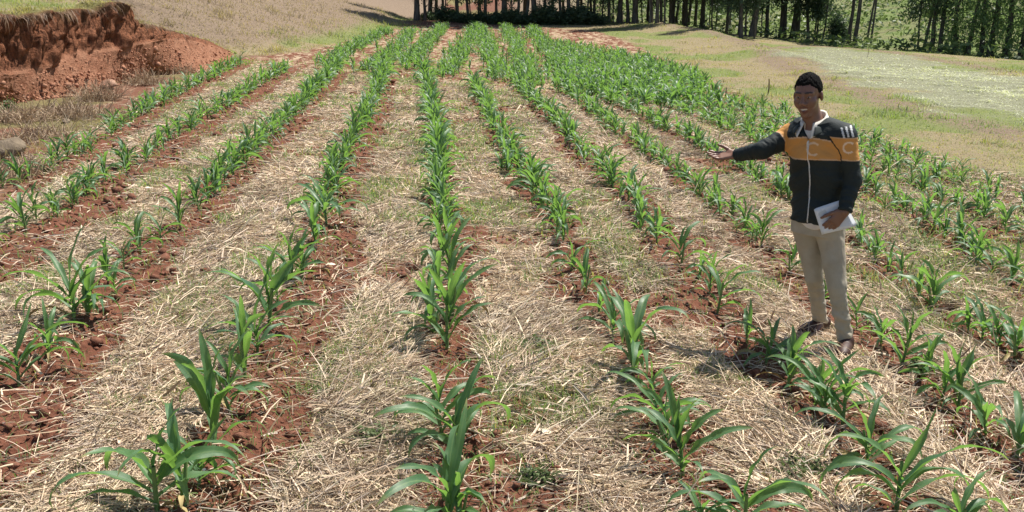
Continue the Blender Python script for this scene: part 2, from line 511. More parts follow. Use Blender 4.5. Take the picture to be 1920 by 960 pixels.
# ------------------------------------------------------------------ cut bank of red earth (terrain)
def build_bank():
    T = BANK_T.copy()
    M = np.array([at(-420, 175, 14.1), at(-160, 160, 17.4), at(0, 141, 20.2), at(80, 134, 21.6), at(150, 100, 23.6), at(228, 92, 25.6),
                  at(262, 84, 27.0), at(332, 72, 30.0), at(394, 83, 33.0), at(437, 100, 36.2)])
    F = np.array([ground_hit(*p) for p in [(-420, 285), (-160, 225), (-5, 196), (95, 184), (170, 172), (235, 150), (285, 141), (348, 138), (414, 125), (447, 111)]])
    nu = 420
    u = np.linspace(0, len(T) - 1, nu)
    def rs(P): return np.stack([np.interp(u, np.arange(len(P)), P[:, k]) for k in range(3)], 1)
    T, M, F = rs(T), rs(M), rs(F)
    seg = np.concatenate([[0], np.cumsum(np.linalg.norm(np.diff(T[:, :2], axis=0), axis=1))])
    tang = np.gradient(T[:, :2], axis=0); tang /= np.linalg.norm(tang, axis=1)[:, None]
    nout = np.stack([tang[:, 1], -tang[:, 0]], 1)                # towards the field
    hgt = np.clip((T[:, 2] - M[:, 2]) / 1.2, 0.05, 1)
    T[:, 2] += (fbm(seg * .9, 0 * seg, 281, 4, .6) - .55) * .42 * hgt
    T[:, :2] += nout * ((fbm(seg * 1.3, 0 * seg, 285, 3) - .5) * .5 * hgt)[:, None]
    rowsV, kind = [], []
    for v in np.linspace(-0.12, 1, 26):                           # talus
        P = F + (M - F) * v
        P = P.copy()
        n = fbm(seg * 2.2, v * 5 + 0 * seg, 201, 4, .6) - .5
        P[:, 2] += (n * 0.50 + .10 * (vnoise(seg * 7, v * 14 + 0 * seg, 207) - .5)) * math.sin(math.pi * min(max(v, 0), 1)) ** .6 * np.clip(hgt, .3, 1) - 0.10 * math.sin(math.pi * max(v, 0))
        if v < 0: P[:, 2] = F[:, 2] - 0.25
        rowsV.append(P); kind.append(np.full(nu, 0.0))
    for v in np.linspace(0, 1, 34)[1:]:                           # cliff with flutes
        P = M + (T - M) * v
        P = P.copy()
        fl = (fbm(seg * 3.0, v * 1.1 + 0 * seg, 221, 4, .6) - .5) * 0.75 + (vnoise(seg * 9, v * 5 + 0 * seg, 231) - .5) * 0.22 + (vnoise(seg * 19, v * 9 + 0 * seg, 233) - .5) * 0.10
        fl = fl + 0.30 * (vnoise(seg * .9, v * .6 + 0 * seg, 241) - .5)
        env = (math.sin(math.pi * min(1, v * 0.9 + .06)) ** .5)
        P[:, :2] += nout * (fl * hgt * env * 1.0 + 0.10 * hgt * v)[:, None]
        P[:, 2] += (vnoise(seg * 4, v * 8 + 0 * seg, 251) - .5) * 0.10 * hgt
        rowsV.append(P); kind.append(np.full(nu, v))
    for b, dz in ((0.25, 0.05), (0.7, 0.0), (1.3, -0.2)):         # grassy lip
        P = T.copy(); P[:, :2] -= nout * b
        P[:, 2] = (T[:, 2] + .06 * b if b < 1 else terrain(P[:, 0], P[:, 1]) - .2) + 0.05 * (vnoise(seg * 5, b * 3 + 0 * seg, 261) - .5)
        rowsV.append(P); kind.append(np.full(nu, 1.5))
    nv = len(rowsV)
    V = np.concatenate(rowsV); K = np.concatenate(kind)
    i = np.arange(nv - 1)[:, None] * nu; j = np.arange(nu - 1)[None]
    Q = np.stack([i + j, i + j + 1, i + nu + j + 1, i + nu + j], -1).reshape(-1, 4)
    me = make_mesh("earth_bank", V, quads=Q)
    S = np.tile(seg, nv)
    lip = sstep(1.05, 1.4, K + 0 * S)
    root = sstep(.78, .98, K + .5 * (fbm(S * 3, K * 2, 271, 3) - .5)) * (1 - lip)
    add_col(me, "cov", np.stack([lip, root, sstep(0, .15, K)], 1))
    t = NT("red_bank_earth")
    P = t.pos(); m = t.attr("cov"); sep = t.n("ShaderNodeSeparateColor"); t.l(m.outputs["Color"], sep.inputs[0])
    n1 = t.noise(P, 3.0, 6, .65); n2 = t.noise(P, 22, 5, .7)
    mp = t.n("ShaderNodeMapping"); mp.inputs["Scale"].default_value = (5, 5, 0.7); t.l(P, mp.inputs[0])
    n3 = t.noise(mp.outputs[0], 3.0, 4, .6)
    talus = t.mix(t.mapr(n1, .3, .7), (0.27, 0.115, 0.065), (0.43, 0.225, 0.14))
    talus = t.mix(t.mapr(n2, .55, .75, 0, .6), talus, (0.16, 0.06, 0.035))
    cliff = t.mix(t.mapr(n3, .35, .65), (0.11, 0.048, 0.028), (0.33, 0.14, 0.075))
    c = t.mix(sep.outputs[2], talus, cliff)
    c = t.mix(t.math('MULTIPLY', sep.outputs[1], .7), c, (0.10, 0.07, 0.04))
    c = t.mix(sep.outputs[0], c, t.mix(n2, (0.13, 0.12, 0.04), (0.27, 0.24, 0.10)))
    nrm = t.bump(t.math('ADD', n2, t.math('MULTIPLY', n1, 1.5)), 1.0, 0.08)
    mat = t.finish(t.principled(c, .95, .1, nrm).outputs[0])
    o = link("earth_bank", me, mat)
    # crumbled earth on the slope below the cut
    n = 7000
    iu = rng.integers(0, nu, n); fv = rng.beta(1.4, 1.6, n) * 1.55 - .52
    P = F[iu] + (M[iu] - F[iu]) * fv[:, None] + np.stack([nout[iu, 0], nout[iu, 1], 0 * fv], 1) * rng.normal(0, .12, n)[:, None]
    row = np.clip(np.floor((fv + .12) / 1.12 * 25).astype(int), 0, 25)
    zz = np.array(rowsV)[row, iu, 2]
    sz = rng.gamma(1.0, .013, n).clip(.006, .11)
    v, f = ico()
    VV = v[None] * (1 + rng.normal(0, .22, (n, 12, 1))) * sz[:, None, None] + np.stack([P[:, 0], P[:, 1], np.maximum(zz, terrain(P[:, 0], P[:, 1])) + sz * .2], 1)[:, None]
    TT = (np.arange(n)[:, None, None] * 12 + f[None]).reshape(-1, 3)
    ru = link("bank_rubble", make_mesh("bank_rubble", VV.reshape(-1, 3), tris=TT, smooth=False), simple_mat("rubble_earth", (0.24, 0.10, 0.058), (0.42, 0.23, 0.15), 9, .95, .1, .5, 60, .01))
    tag(ru, "crumbled red earth lying on the slope below the cut bank", "rubble", kind="stuff")
    # grass and roots hanging over the lip
    n = 9000
    iu = rng.integers(0, nu, n); bk = rng.uniform(0, .9, n)
    kp = rng.random(n) < sstep(.30, .62, fbm(seg[iu] * 1.6, bk, 291, 3)); iu = iu[kp]; bk = bk[kp]; n = len(iu)
    P = T[iu].copy(); P[:, :2] -= nout[iu] * bk[:, None] * .8; P[:, 2] += .03
    root = rng.random(n) < .09
    aout = np.arctan2(nout[iu, 1], nout[iu, 0])
    az = np.where(root, aout + rng.normal(0, .4, n), rng.uniform(0, 6.28, n))
    P[root, :2] = T[iu[root], :2] + nout[iu[root]] * .12
    tilt = np.where(root, rng.uniform(-.9, .2, n), rng.uniform(.2, 1.4, n)); bend = np.where(root, rng.uniform(.4, 1.2, n), rng.uniform(.1, 1.2, n))
    L = np.where(root, rng.uniform(.15, .6, n), rng.uniform(.06, .16, n)); W = rng.uniform(.012, .022, n)
    C = lerp3((0.20, 0.18, 0.08), (0.36, 0.31, 0.17), rng.random(n)); C[root] = lerp3((0.10, 0.06, 0.04), (0.30, 0.20, 0.13), rng.random(int(root.sum())))
    gr = link("bank_grass", blade_mesh("bank_grass", P[:, 0], P[:, 1], P[:, 2], L, W, az, tilt, bend, C), blade_mat)
    tag(gr, "dry grass and roots hanging over the top of the red bank", "grass", kind="stuff")
    o['kind'] = 'structure'
# ------------------------------------------------------------------ loose ground cover (stuff)
def sample_ring(n, y0, y1, power=1.0, half=0.66):
    """points in front of the camera, thinning out with distance"""
    u = rng.random(n)
    if abs(power - 1.0) < 1e-6: R = y0 * (y1 / y0) ** u
    else:
        q = 1 - power
        R = (y0 ** q + u * (y1 ** q - y0 ** q)) ** (1 / q)
    A = (rng.random(n) * 2 - 1) * half
    return R * np.sin(A), R * np.cos(A), R

def strands(X, Y, Z, L, W, az, tilt, bend, roll):
    """many straws or blades in one mesh: each is a bent V-shaped ribbon of two segments"""
    n = len(X)
    d = np.stack([np.cos(az) * np.cos(tilt), np.sin(az) * np.cos(tilt), np.sin(tilt)], 1)
    t2 = tilt - bend
    d2 = np.stack([np.cos(az) * np.cos(t2), np.sin(az) * np.cos(t2), np.sin(t2)], 1)
    side = np.stack([-np.sin(az), np.cos(az), np.zeros(n)], 1)
    up = np.cross(d, side)
    s = side * np.cos(roll)[:, None] + up * np.sin(roll)[:, None]
    s2 = -side * np.sin(roll)[:, None] + up * np.cos(roll)[:, None]
    p0 = np.stack([X, Y, Z], 1); p1 = p0 + d * (L * .5)[:, None]; p2 = p1 + d2 * (L * .5)[:, None]
    w = (W * .5)[:, None]
    return p0, p1, p2, s * w, s2 * w

def straw_mesh(name, X, Y, Z, L, W, az, tilt, bend, C, tip=0.6):
    n = len(X)
    roll = rng.uniform(0, 6.28, n)
    p0, p1, p2, s, s2 = strands(X, Y, Z, L, W, az, tilt, bend, roll)
    V = np.stack([p0 - s, p0 + s2, p0 + s, p1 - s, p1 + s2, p1 + s, p2 - s * tip, p2 + s2 * tip, p2 + s * tip], 1).reshape(-1, 3)
    b = (np.arange(n) * 9)[:, None]
    q = np.array([[0, 1, 4, 3], [1, 2, 5, 4], [3, 4, 7, 6], [4, 5, 8, 7]])
    Q = (b[:, :, None] + q[None]).reshape(-1, 4)
    me = make_mesh(name, V, quads=Q, smooth=False)
    add_col(me, "col", np.repeat(C, 9, 0))
    return me

def blade_mesh(name, X, Y, Z, L, W, az, tilt, bend, C):
    n = len(X)
    p0, p1, p2, s, s2 = strands(X, Y, Z, L, W, az, tilt, bend, np.zeros(n))
    V = np.stack([p0 - s * .8, p0 + s * .8, p1 - s, p1 + s, p2], 1).reshape(-1, 3)
    b = (np.arange(n) * 5)[:, None]
    Q = (b[:, :, None] + np.array([[0, 1, 3, 2]])[None]).reshape(-1, 4)
    T = (b[:, :, None] + np.array([[2, 3, 4]])[None]).reshape(-1, 3)
    me = make_mesh(name, V, quads=Q, tris=T, smooth=False)
    add_col(me, "col", np.repeat(C, 5, 0))
    return me

straw_mat = vcol_mat("dry_straw", 0.6, 0.3, 0.15)
blade_mat = vcol_mat("grass_blade", 0.55, 0.3, 0.4, (1.6, 1.7, 0.8))

def lerp3(a, b, f):
    return np.asarray(a)[None] * (1 - f[:, None]) + np.asarray(b)[None] * f[:, None]

def build_straw():
    X, Y, R = sample_ring(1080000, 2.5, 34, 0.80, 0.72)
    inf, soil, straw, green, hay, far = cover(X, Y)
    p = inf * np.where(soil > .45, 0.055, 0.35 + 0.65 * straw) * (1 - 0.65 * far) * (1 - 0.25 * green)
    clump = fbm(X * 2.3, Y * 2.3, 301, 3)
    p = p * np.clip(0.35 + 2.0 * (clump - .26), 0.15, 1)
    k = rng.random(len(X)) < p
    X, Y, R = X[k], Y[k], R[k]; n = len(X)
    lod = np.clip((R / 5.5) ** .75, 1, 2.6)
    L = rng.gamma(2.6, 0.044, n).clip(.025, .42)
    W = (.0022 + rng.gamma(2.0, .0012, n)).clip(.0024, .012) * lod
    broad = rng.random(n) < .05
    W = np.where(broad, rng.uniform(.009, .018, n), W); L = np.where(broad, rng.uniform(.05, .16, n), L)
    # straw lies combed in patches
    az = fbm(X * .55, Y * .55, 311, 2) * 9.0 + rng.normal(0, .75, n)
    rand = rng.random(n) < .35
    az = np.where(rand, rng.uniform(0, 6.28, n), az)
    tilt = np.abs(rng.normal(0.03, .16, n)); tilt = np.where(rng.random(n) < .05, rng.uniform(.3, .9, n), tilt)
    bend = rng.normal(0.12, .14, n)
    Z = full_z(X, Y) + rng.uniform(0.0, .022, n)
    f = rng.random(n) ** 0.8
    C = lerp3((0.40, 0.29, 0.185), (0.80, 0.67, 0.48), f)
    grey = rng.random(n) < .18
    C[grey] = C[grey].mean(1)[:, None] * np.array([.92, .78, .62])
    rot = rng.random(n) < .10
    C[rot] = lerp3((0.13, 0.085, 0.055), (0.26, 0.19, 0.13), rng.random(int(rot.sum())))
    C *= (0.72 + .56 * fbm(X * 1.7, Y * 1.7, 321, 3))[:, None]
    C[:, 1] *= rng.uniform(.95, 1.03, n)
    me = straw_mesh("straw_mulch", X, Y, Z, L, W, az, tilt, bend, C)
    o = link("straw_mulch", me, straw_mat)
    tag(o, "pale dry straw litter strewn between the maize rows", "straw", kind="stuff")
build_straw()

def build_grass():
    # fine green weeds growing through the straw
    X, Y, R = sample_ring(900000, 2.5, 36, 0.8, 0.72)
    inf, soil, straw, green, hay, far = cover(X, Y)
    fine = sstep(.42, .60, fbm(X * 3.0, Y * 3.0, 401, 3))
    p = .72 * inf * (0.04 + 0.55 * sstep(.15, .6, green) * fine + 0.40 * green * (1 - .6 * soil) + .03) * (1 + 1.2 * far)
    k = rng.random(len(X)) < p
    X, Y, R = X[k], Y[k], R[k]; n = len(X)
    lod = np.clip(R / 5.5, 1, 4)
    L = rng.uniform(.03, .10, n) * np.clip(lod, 1, 1.4)
    W = rng.uniform(.003, .006, n) * lod
    az = rng.uniform(0, 6.28, n); tilt = rng.uniform(.35, 1.4, n); bend = rng.uniform(.1, .9, n)
    C = lerp3((0.085, 0.155, 0.050), (0.20, 0.285, 0.095), rng.random(n))
    yel = rng.random(n) < .25
    C[yel] = np.array([.30, .27, .12])
    me = blade_mesh("grass", X, Y, full_z(X, Y) - .004, L, W, az, tilt, bend, C)
    tag(link("grass", me, blade_mat), "thin green grass growing through the straw", "grass", kind="stuff")
    # pasture on the right and the bank's top
    X, Y, R = sample_ring(740000, 6, 75, 0.9, 0.72)
    inf, soil, straw, green, hay, far = cover(X, Y)
    d, rel, s = poly_dist(X, Y, HILL_LINE, HILL_REL)
    t, _, _ = poly_dist(X, Y, TREE_LINE)
    bank = (d < -.05) & (d > -3.2) & (rel > .12)
    p = (1 - inf) * np.where(bank, 0.0, 1.0) * np.where(t < -3, .3, 1.0) * .75 * np.where((d < -1) & (X < 0), .22, 1.0)
    k = rng.random(len(X)) < p
    X, Y, R, hay, d, rel = X[k], Y[k], R[k], hay[k], d[k], rel[k]; n = len(X)
    lod = np.clip(R / 9, 1, 5)
    hill = d > -1.0
    rough = (~hill) & (X < 0)
    L = np.where(hill, rng.uniform(.04, .12, n) + .25 * sstep(.5, .75, fbm(X * 1.1, Y * 1.1, 143, 3)), np.where(rough, rng.uniform(.08, .30, n), rng.uniform(.02, .05, n) + .10 * sstep(.56, .75, fbm(X * 1.2, Y * 1.2, 153, 3)))) * np.clip(lod, 1, 1.3)
    W = rng.uniform(.003, .006, n) * lod
    az = rng.uniform(0, 6.28, n); tilt = rng.uniform(.15, 1.2, n); bend = rng.uniform(.0, .9, n)
    g = sstep(.35, .62, fbm(X * .35, Y * .35, 101, 3) + rng.normal(0, .09, n))
    C = lerp3((0.28, 0.235, 0.115), (0.165, 0.22, 0.066), g) * (0.6 + .8 * fbm(X * 1.5, Y * 1.5, 151, 4))[:, None]
    br = np.clip(sstep(0, 4, d) * sstep(.8, .2, rel) + rough * .9, 0, 1)
    C = C * (1 - br[:, None]) + br[:, None] * lerp3((0.13, 0.095, 0.068), (0.31, 0.245, 0.18), rng.random(n)) * (0.75 + .5 * fbm(X * .9, Y * .9, 141, 3))[:, None]
    C = C * (1 - hay[:, None]) + hay[:, None] * lerp3((0.17, 0.185, 0.115), (0.60, 0.60, 0.48), rng.random(n)) * (0.45 + 1.1 * fbm(X * 1.3, Y * 1.3, 57, 4, .65))[:, None]
    tilt = np.where(hay > .5, rng.uniform(0, .35, n), tilt); L = np.where(hay > .5, L * 2.6, L)
    C *= rng.uniform(.85, 1.2, n)[:, None]
    me = blade_mesh("pasture_grass", X, Y, full_z(X, Y) - .004, L, W, az, tilt, bend, C)
    tag(link("pasture_grass", me, blade_mat), "short dry grass and cut hay covering the slopes around the field", "grass", kind="stuff")
build_grass()

ICO_V = None
def ico():
    p = (1 + 5 ** .5) / 2
    v = np.array([[-1, p, 0], [1, p, 0], [-1, -p, 0], [1, -p, 0], [0, -1, p], [0, 1, p], [0, -1, -p], [0, 1, -p], [p, 0, -1], [p, 0, 1], [-p, 0, -1], [-p, 0, 1]])
    v /= np.linalg.norm(v, axis=1)[:, None]
    f = np.array([[0, 11, 5], [0, 5, 1], [0, 1, 7], [0, 7, 10], [0, 10, 11], [1, 5, 9], [5, 11, 4], [11, 10, 2], [10, 7, 6], [7, 1, 8], [3, 9, 4], [3, 4, 2], [3, 2, 6], [3, 6, 8], [3, 8, 9], [4, 9, 5], [2, 4, 11], [6, 2, 10], [8, 6, 7], [9, 8, 1]])
    return v, f

def build_clods():
    X, Y, R = sample_ring(70000, 2.5, 30, 0.9, 0.70)
    inf, soil, straw, green, hay, far = cover(X, Y)
    k = rng.random(len(X)) < inf * sstep(.35, .8, soil) * .8
    X, Y, R = X[k], Y[k], R[k]; n = len(X)
    s = rng.gamma(1.3, .0052, n).clip(.003, .036) * np.clip(R / 6, 1, 2.0)
    v, f = ico()
    V = v[None] * (1 + rng.normal(0, .26, (n, 12, 1))) * s[:, None, None] * np.stack([rng.uniform(.8, 1.4, n), rng.uniform(.8, 1.4, n), rng.uniform(.6, 1.0, n)], 1)[:, None]
    V = V + np.stack([X, Y, full_z(X, Y) + s * .25], 1)[:, None]
    T = (np.arange(n)[:, None, None] * 12 + f[None]).reshape(-1, 3)
    me = make_mesh("soil_clods", V.reshape(-1, 3), tris=T, smooth=False)
    mat = simple_mat("clod_soil", SOIL_A, (0.23, 0.112, 0.074), 30, .95, .1, .6, 120)
    tag(link("soil_clods", me, mat), "crumbly red soil clods lying along the maize rows", "soil", kind="stuff")
build_clods()
build_bank()

# ------------------------------------------------------------------ maize
def leaf_material():
    t = NT("maize_leaf")
    uv = t.n("ShaderNodeUVMap"); sp = t.n("ShaderNodeSeparateXYZ"); t.l(uv.outputs[0], sp.inputs[0])
    u = sp.outputs[0]; v = sp.outputs[1]
    rib = t.mapr(t.math('ABSOLUTE', t.math('SUBTRACT', u, 0.5)), 0.02, 0.09, 1, 0)
    r = t.rnd()
    base = t.mix(r, (0.055, 0.135, 0.075), (0.085, 0.185, 0.070))
    base = t.mix(t.mapr(t.noise(t.objco(), 14, 3), .35, .65, 0, .45), base, (0.070, 0.155, 0.055))
    base = t.mix(t.math('MULTIPLY', rib, .5), base, (0.20, 0.30, 0.12))
    base = t.mix(t.mapr(t.math('ADD', v, t.math('MULTIPLY', t.noise(t.objco(), 25, 3), .25)), 1.0, 1.12, 0, .8), base, (0.34, 0.27, 0.10))
    base = t.mix(t.mapr(t.noise(t.objco(), 40, 2), .66, .74, 0, .45), base, (0.22, 0.21, 0.10))
    lines = t.n("ShaderNodeTexWave"); lines.inputs["Scale"].default_value = 6.0; lines.inputs["Distortion"].default_value = .5
    t.l(uv.outputs[0], lines.inputs[0])
    nrm = t.bump(lines.outputs["Fac"], 0.12, 0.003)
    p = t.principled(base, t.mapr(t.noise(t.objco(), 9, 4), .3, .7, .36, .6), 0.55, nrm)
    tr = t.n("ShaderNodeBsdfTranslucent")
    t.l(t.mix(.72, base, (0.30, 0.56, 0.07)), tr.inputs[0])
    mx = t.n("ShaderNodeMixShader"); mx.inputs[0].default_value = 0.40
    t.l(p.outputs[0], mx.inputs[1]); t.l(tr.outputs[0], mx.inputs[2])
    return t.finish(mx.outputs[0])
leaf_mat = leaf_material()
dead_leaf = simple_mat("withered_leaf", (0.24, 0.19, 0.07), (0.36, 0.27, 0.13), 18, .7, .3, obj=True)
stem_mat = simple_mat("maize_stem", (0.10, 0.20, 0.055), (0.17, 0.25, 0.085), 20, .5, .4, obj=True)

def leaf_geo(R_, zb, az, L, W, e0, bend, twist, ns=12, nc=5, wave=1.0, stiff=1.6):
    s = np.linspace(0, 1, ns + 1)
    el = e0 - bend * s ** stiff
    daz = twist * 0.5 * s
    ds = L / ns
    d = np.stack([np.cos(el) * np.cos(az + daz), np.cos(el) * np.sin(az + daz), np.sin(el)], 1)
    P = np.zeros((ns + 1, 3)); P[0] = (0, 0, zb)
    for i in range(ns): P[i + 1] = P[i] + (d[i] + d[i + 1]) * .5 * ds
    side = np.stack([-np.sin(az + daz), np.cos(az + daz), 0 * s], 1)
    up = np.cross(d, side)
    roll = twist * s
    sd = side * np.cos(roll)[:, None] + up * np.sin(roll)[:, None]
    un = -side * np.sin(roll)[:, None] + up * np.cos(roll)[:, None]
    w = W * np.minimum(1, (0.42 + 2.2 * s)) * np.clip(1 - s ** 2.6, 0.0, 1) ** .75
    w[-1] = W * .01
    c = np.linspace(-1, 1, nc)
    ph = R_.uniform(0, 6.28, 2)
    fr = R_.uniform(2.2, 3.6)
    V = np.zeros((ns + 1, nc, 3)); UV = np.zeros((ns + 1, nc, 2))
    for j, cj in enumerate(c):
        fold = (0.45 * (1 - s) + 0.16) * abs(cj)
        wv = wave * 0.28 * abs(cj) ** 2 * np.sin(s * fr * 6.28 + ph[0 if cj < 0 else 1]) * np.sin(np.pi * s) ** .6
        V[:, j] = P + sd * (w * .5 * cj * np.sqrt(1 - fold * .3))[:, None] + un * (w * .5 * (fold + wv))[:, None]
        UV[:, j, 0] = (cj + 1) / 2; UV[:, j, 1] = s
    i = np.arange(ns)[:, None] * nc; j = np.arange(nc - 1)[None]
    Q = np.stack([i + j, i + j + 1, i + nc + j + 1, i + nc + j], -1).reshape(-1, 4)
    return V.reshape(-1, 3), Q, UV.reshape(-1, 2)

def tube_geo(P, rad, k=7):
    P = np.asarray(P, float); n = len(P); rad = np.asarray(rad, float)
    tan = np.gradient(P, axis=0); tan /= np.linalg.norm(tan, axis=1)[:, None] + 1e-12
    ref = np.array([1.0, 0.13, 0.02]) if abs(tan[:, 0]).mean() < .8 else np.array([0, 1.0, 0.1])
    a = np.cross(tan, ref); a /= np.linalg.norm(a, axis=1)[:, None]
    b = np.cross(tan, a)
    th = np.linspace(0, 2 * np.pi, k, endpoint=False)
    V = P[:, None] + rad[:, None, None] * (a[:, None] * np.cos(th)[None, :, None] + b[:, None] * np.sin(th)[None, :, None])
    i = np.arange(n - 1)[:, None] * k; j = np.arange(k)[None]; j2 = (j + 1) % k
    Q = np.stack([i + j, i + j2, i + k + j2, i + k + j], -1).reshape(-1, 4)
    return V.reshape(-1, 3), Q

def set_uv(me, UV):
    l = me.uv_layers.new(name="UVMap")
    idx = np.zeros(len(me.loops), np.int32); me.loops.foreach_get("vertex_index", idx)
    l.data.foreach_set("uv", np.asarray(UV, np.float32)[idx].ravel())

def plant_geo(seed, style, ns=12, nc=5):
    """one maize plant about 0.5 m tall: list of leaf pieces and a stem piece"""
    R_ = np.random.default_rng(seed)
    nleaf = int(R_.integers(8, 11)) if style != 'small' else int(R_.integers(6, 8))
    plane = R_.uniform(0, 6.28)
    leaves = []
    hs = R_.uniform(.20, .29)
    for i in range(nleaf):
        f = i / (nleaf - 1)
        az = plane + (i % 2) * math.pi + R_.normal(0, .38)
        zb = 0.025 + (hs - .025) * f ** .9
        L = (0.22 + 0.23 * math.sin(math.pi * (0.12 + 0.70 * f))) * R_.uniform(.8, 1.18)
        W = (0.033 + 0.029 * math.sin(math.pi * min(1, .12 + .72 * f))) * R_.uniform(.88, 1.15)
        e0 = math.radians(R_.uniform(32, 60) + 30 * f ** 1.6)
        bend = math.radians(R_.uniform(85, 185) * (1 - .74 * f ** 2.2) + 8)
        if style == 'upright': bend *= .66; e0 += .12; L *= 1.05
        if style == 'arching': bend *= 1.05; e0 -= .06; L *= 1.22
        leaves.append(leaf_geo(R_, zb, az, L, W, min(e0, 1.53), bend, R_.normal(0, .8), ns, nc, 1.35, R_.uniform(1.5, 2.6)))
    zz = np.linspace(-.03, hs + .05, 6)
    lean = R_.normal(0, .02, 2)
    st = tube_geo(np.stack([lean[0] * zz / .2, lean[1] * zz / .2, zz], 1), np.interp(zz, [-.03, hs + .05], [.0125, .009]), 7)
    return leaves, st

def join_geo(pieces):
    V, Q, U = [], [], []; o = 0
    for p in pieces:
        V.append(p[0]); Q.append(p[1] + o); o += len(p[0])
        U.append(p[2] if len(p) > 2 else np.tile([[.2, .2]], (len(p[0]), 1)))
    return np.concatenate(V), np.concatenate(Q), np.concatenate(U)

STYLES = ['arching', 'normal', 'upright', 'arching', 'normal', 'small', 'normal', 'upright', 'arching', 'normal', 'small', 'upright', 'normal', 'arching']
PROTO = []
for i, st in enumerate(STYLES):
    leaves, stem = plant_geo(100 + i, st)
    lm = []
    for g in leaves:
        me = make_mesh("leaf", g[0], quads=g[1]); set_uv(me, g[2]); me.materials.append(dead_leaf if (len(lm) == 0 and i % 3 == 0) else leaf_mat); lm.append(me)
    sm = make_mesh("stem", stem[0], quads=stem[1]); sm.materials.append(stem_mat)
    V, Q, U = join_geo(leaves + [stem])
    whole = make_mesh("maize_plant", V, quads=Q); set_uv(whole, U); whole.materials.append(leaf_mat)
    lowL, lowS = plant_geo(100 + i, st, 6, 3)
    low = join_geo(lowL + [(lowS[0], lowS[1])])
    PROTO.append(dict(style=st, leaves=lm, stem=sm, whole=whole, low=low, h=float(np.quantile(V[:, 2], .985))))

# hand-placed plants in the near rows: base x, base y, height (photo pixels), style
NEARP = {
 'LA': [(165,590,110,'normal'),(218,548,66,'small'),(92,660,100,'arching'),(300,448,60,'small'),(232,500,60,'normal'),(35,715,150,'arching'),(138,600,165,'arching'),(200,530,92,'upright'),(262,472,80,'normal'),(338,424,88,'upright'),(372,392,66,'upright')],
 'L1': [(372,905,130,'arching'),(432,768,150,'normal'),(482,655,130,'arching'),(522,575,95,'normal'),(295,962,205,'arching'),(345,955,190,'normal'),(402,838,215,'upright'),(460,705,160,'upright'),(503,612,165,'upright'),(545,528,110,'upright'),(566,520,90,'arching'),(592,452,80,'normal'),(612,420,90,'arching')],
 'C':  [(838,985,215,'arching'),(862,975,150,'normal'),(830,815,150,'normal'),(856,842,165,'arching'),(838,650,165,'upright'),(818,628,140,'upright'),(848,600,120,'arching'),(826,560,110,'normal'),(845,530,120,'upright'),(830,495,100,'normal'),(842,470,90,'arching'),(822,440,90,'normal')],
 'R1': [(1255,835,125,'normal'),(1215,742,90,'small'),(1148,628,100,'arching'),(1122,588,66,'small'),(1395,1000,180,'arching'),(1312,1000,110,'arching'),(1280,888,180,'upright'),(1232,792,110,'arching'),(1192,697,155,'normal'),(1097,553,85,'normal'),(1070,505,70,'small'),(1056,452,80,'normal')],
 'R2': [(1632,872,150,'arching'),(1525,757,105,'normal'),(1437,678,95,'arching'),(1310,522,60,'small'),(1682,950,205,'arching'),(1800,1010,150,'arching'),(1580,795,140,'normal'),(1548,782,130,'arching'),(1475,718,115,'normal'),(1400,638,80,'small'),(1345,582,100,'normal'),(1332,545,80,'upright'),(1277,497,85,'normal'),(1232,455,70,'small')],
 'R3': [(1850,812,115,'arching'),(1728,706,100,'upright'),(1652,645,80,'arching'),(1545,562,60,'small'),(1905,860,130,'arching'),(1797,760,140,'upright'),(1765,742,110,'normal'),(1690,680,130,'upright'),(1608,612,70,'small'),(1480,515,75,'normal'),(1425,462,75,'normal')],
 'R4': [(1872,650,85,'normal'),(1722,556,75,'upright'),(1640,486,60,'normal'),(1903,668,110,'arching'),(1842,632,85,'arching'),(1815,622,70,'small'),(1750,578,105,'normal'),(1690,532,70,'small'),(1665,505,60,'small')],
}
ROW_H = {'LC': .40, 'LB': .40, 'LA': .42, 'L1': .46, 'C': .46, 'R1': .40, 'R2': .38, 'R3': .34, 'R4': .34, 'R5': .33, 'R6': .32, 'R7': .31, 'R8': .28}
ROW_SP = {'LC': .36, 'LB': .34, 'LA': .27, 'L1': .29, 'C': .26, 'R1': .27, 'R2': .27, 'R3': .25, 'R4': .22, 'R5': .20, 'R6': .20, 'R7': .22, 'R8': .32}
FACT = 0.94
plants = []       # row, x, y, height, style
R1g = random.Random(11)
def add_plant(row, x, y, h, style): plants.append([row, x, y, h, style])
for k, row in ROWS.items():
    rr = row[np.argsort(row[:, 1])]
    ystart = rr[0, 1]
    if k in NEARP:
        ys = []
        for (px, py, hp, st) in NEARP[k]:
            q = ground_hit(px, py)
            dep = q[1] * CT + CAMH * ST
            add_plant(k, q[0], q[1], hp * dep / FPX * 1.04, st)
            ys.append(q[1])
        ystart = max(ys) + ROW_SP[k] * .8
    y = ystart
    while y < rr[-1, 1]:
        x = float(row_x(row, np.array(y))) + R1g.gauss(0, .05)
        grow = 1.0 + 0.25 * min(1, max(0, (y - 12) / 14))
        if k in ('R5', 'R6', 'R7', 'R8', 'LC', 'LB') and R1g.random() < .03:
            pass
        else:
            st = R1g.choice(['normal', 'normal', 'upright', 'upright', 'arching', 'small'])
            h = ROW_H[k] * grow * R1g.uniform(.72, 1.15) * (.75 if st == 'small' else 1)
            add_plant(k, x, y, h, st)
            if R1g.random() < .30:
                add_plant(k, x + R1g.gauss(0, .05), y + R1g.uniform(.05, .1), h * R1g.uniform(.7, 1), R1g.choice(['normal', 'upright', 'small']))
        y += ROW_SP[k] * R1g.uniform(.65, 1.4)
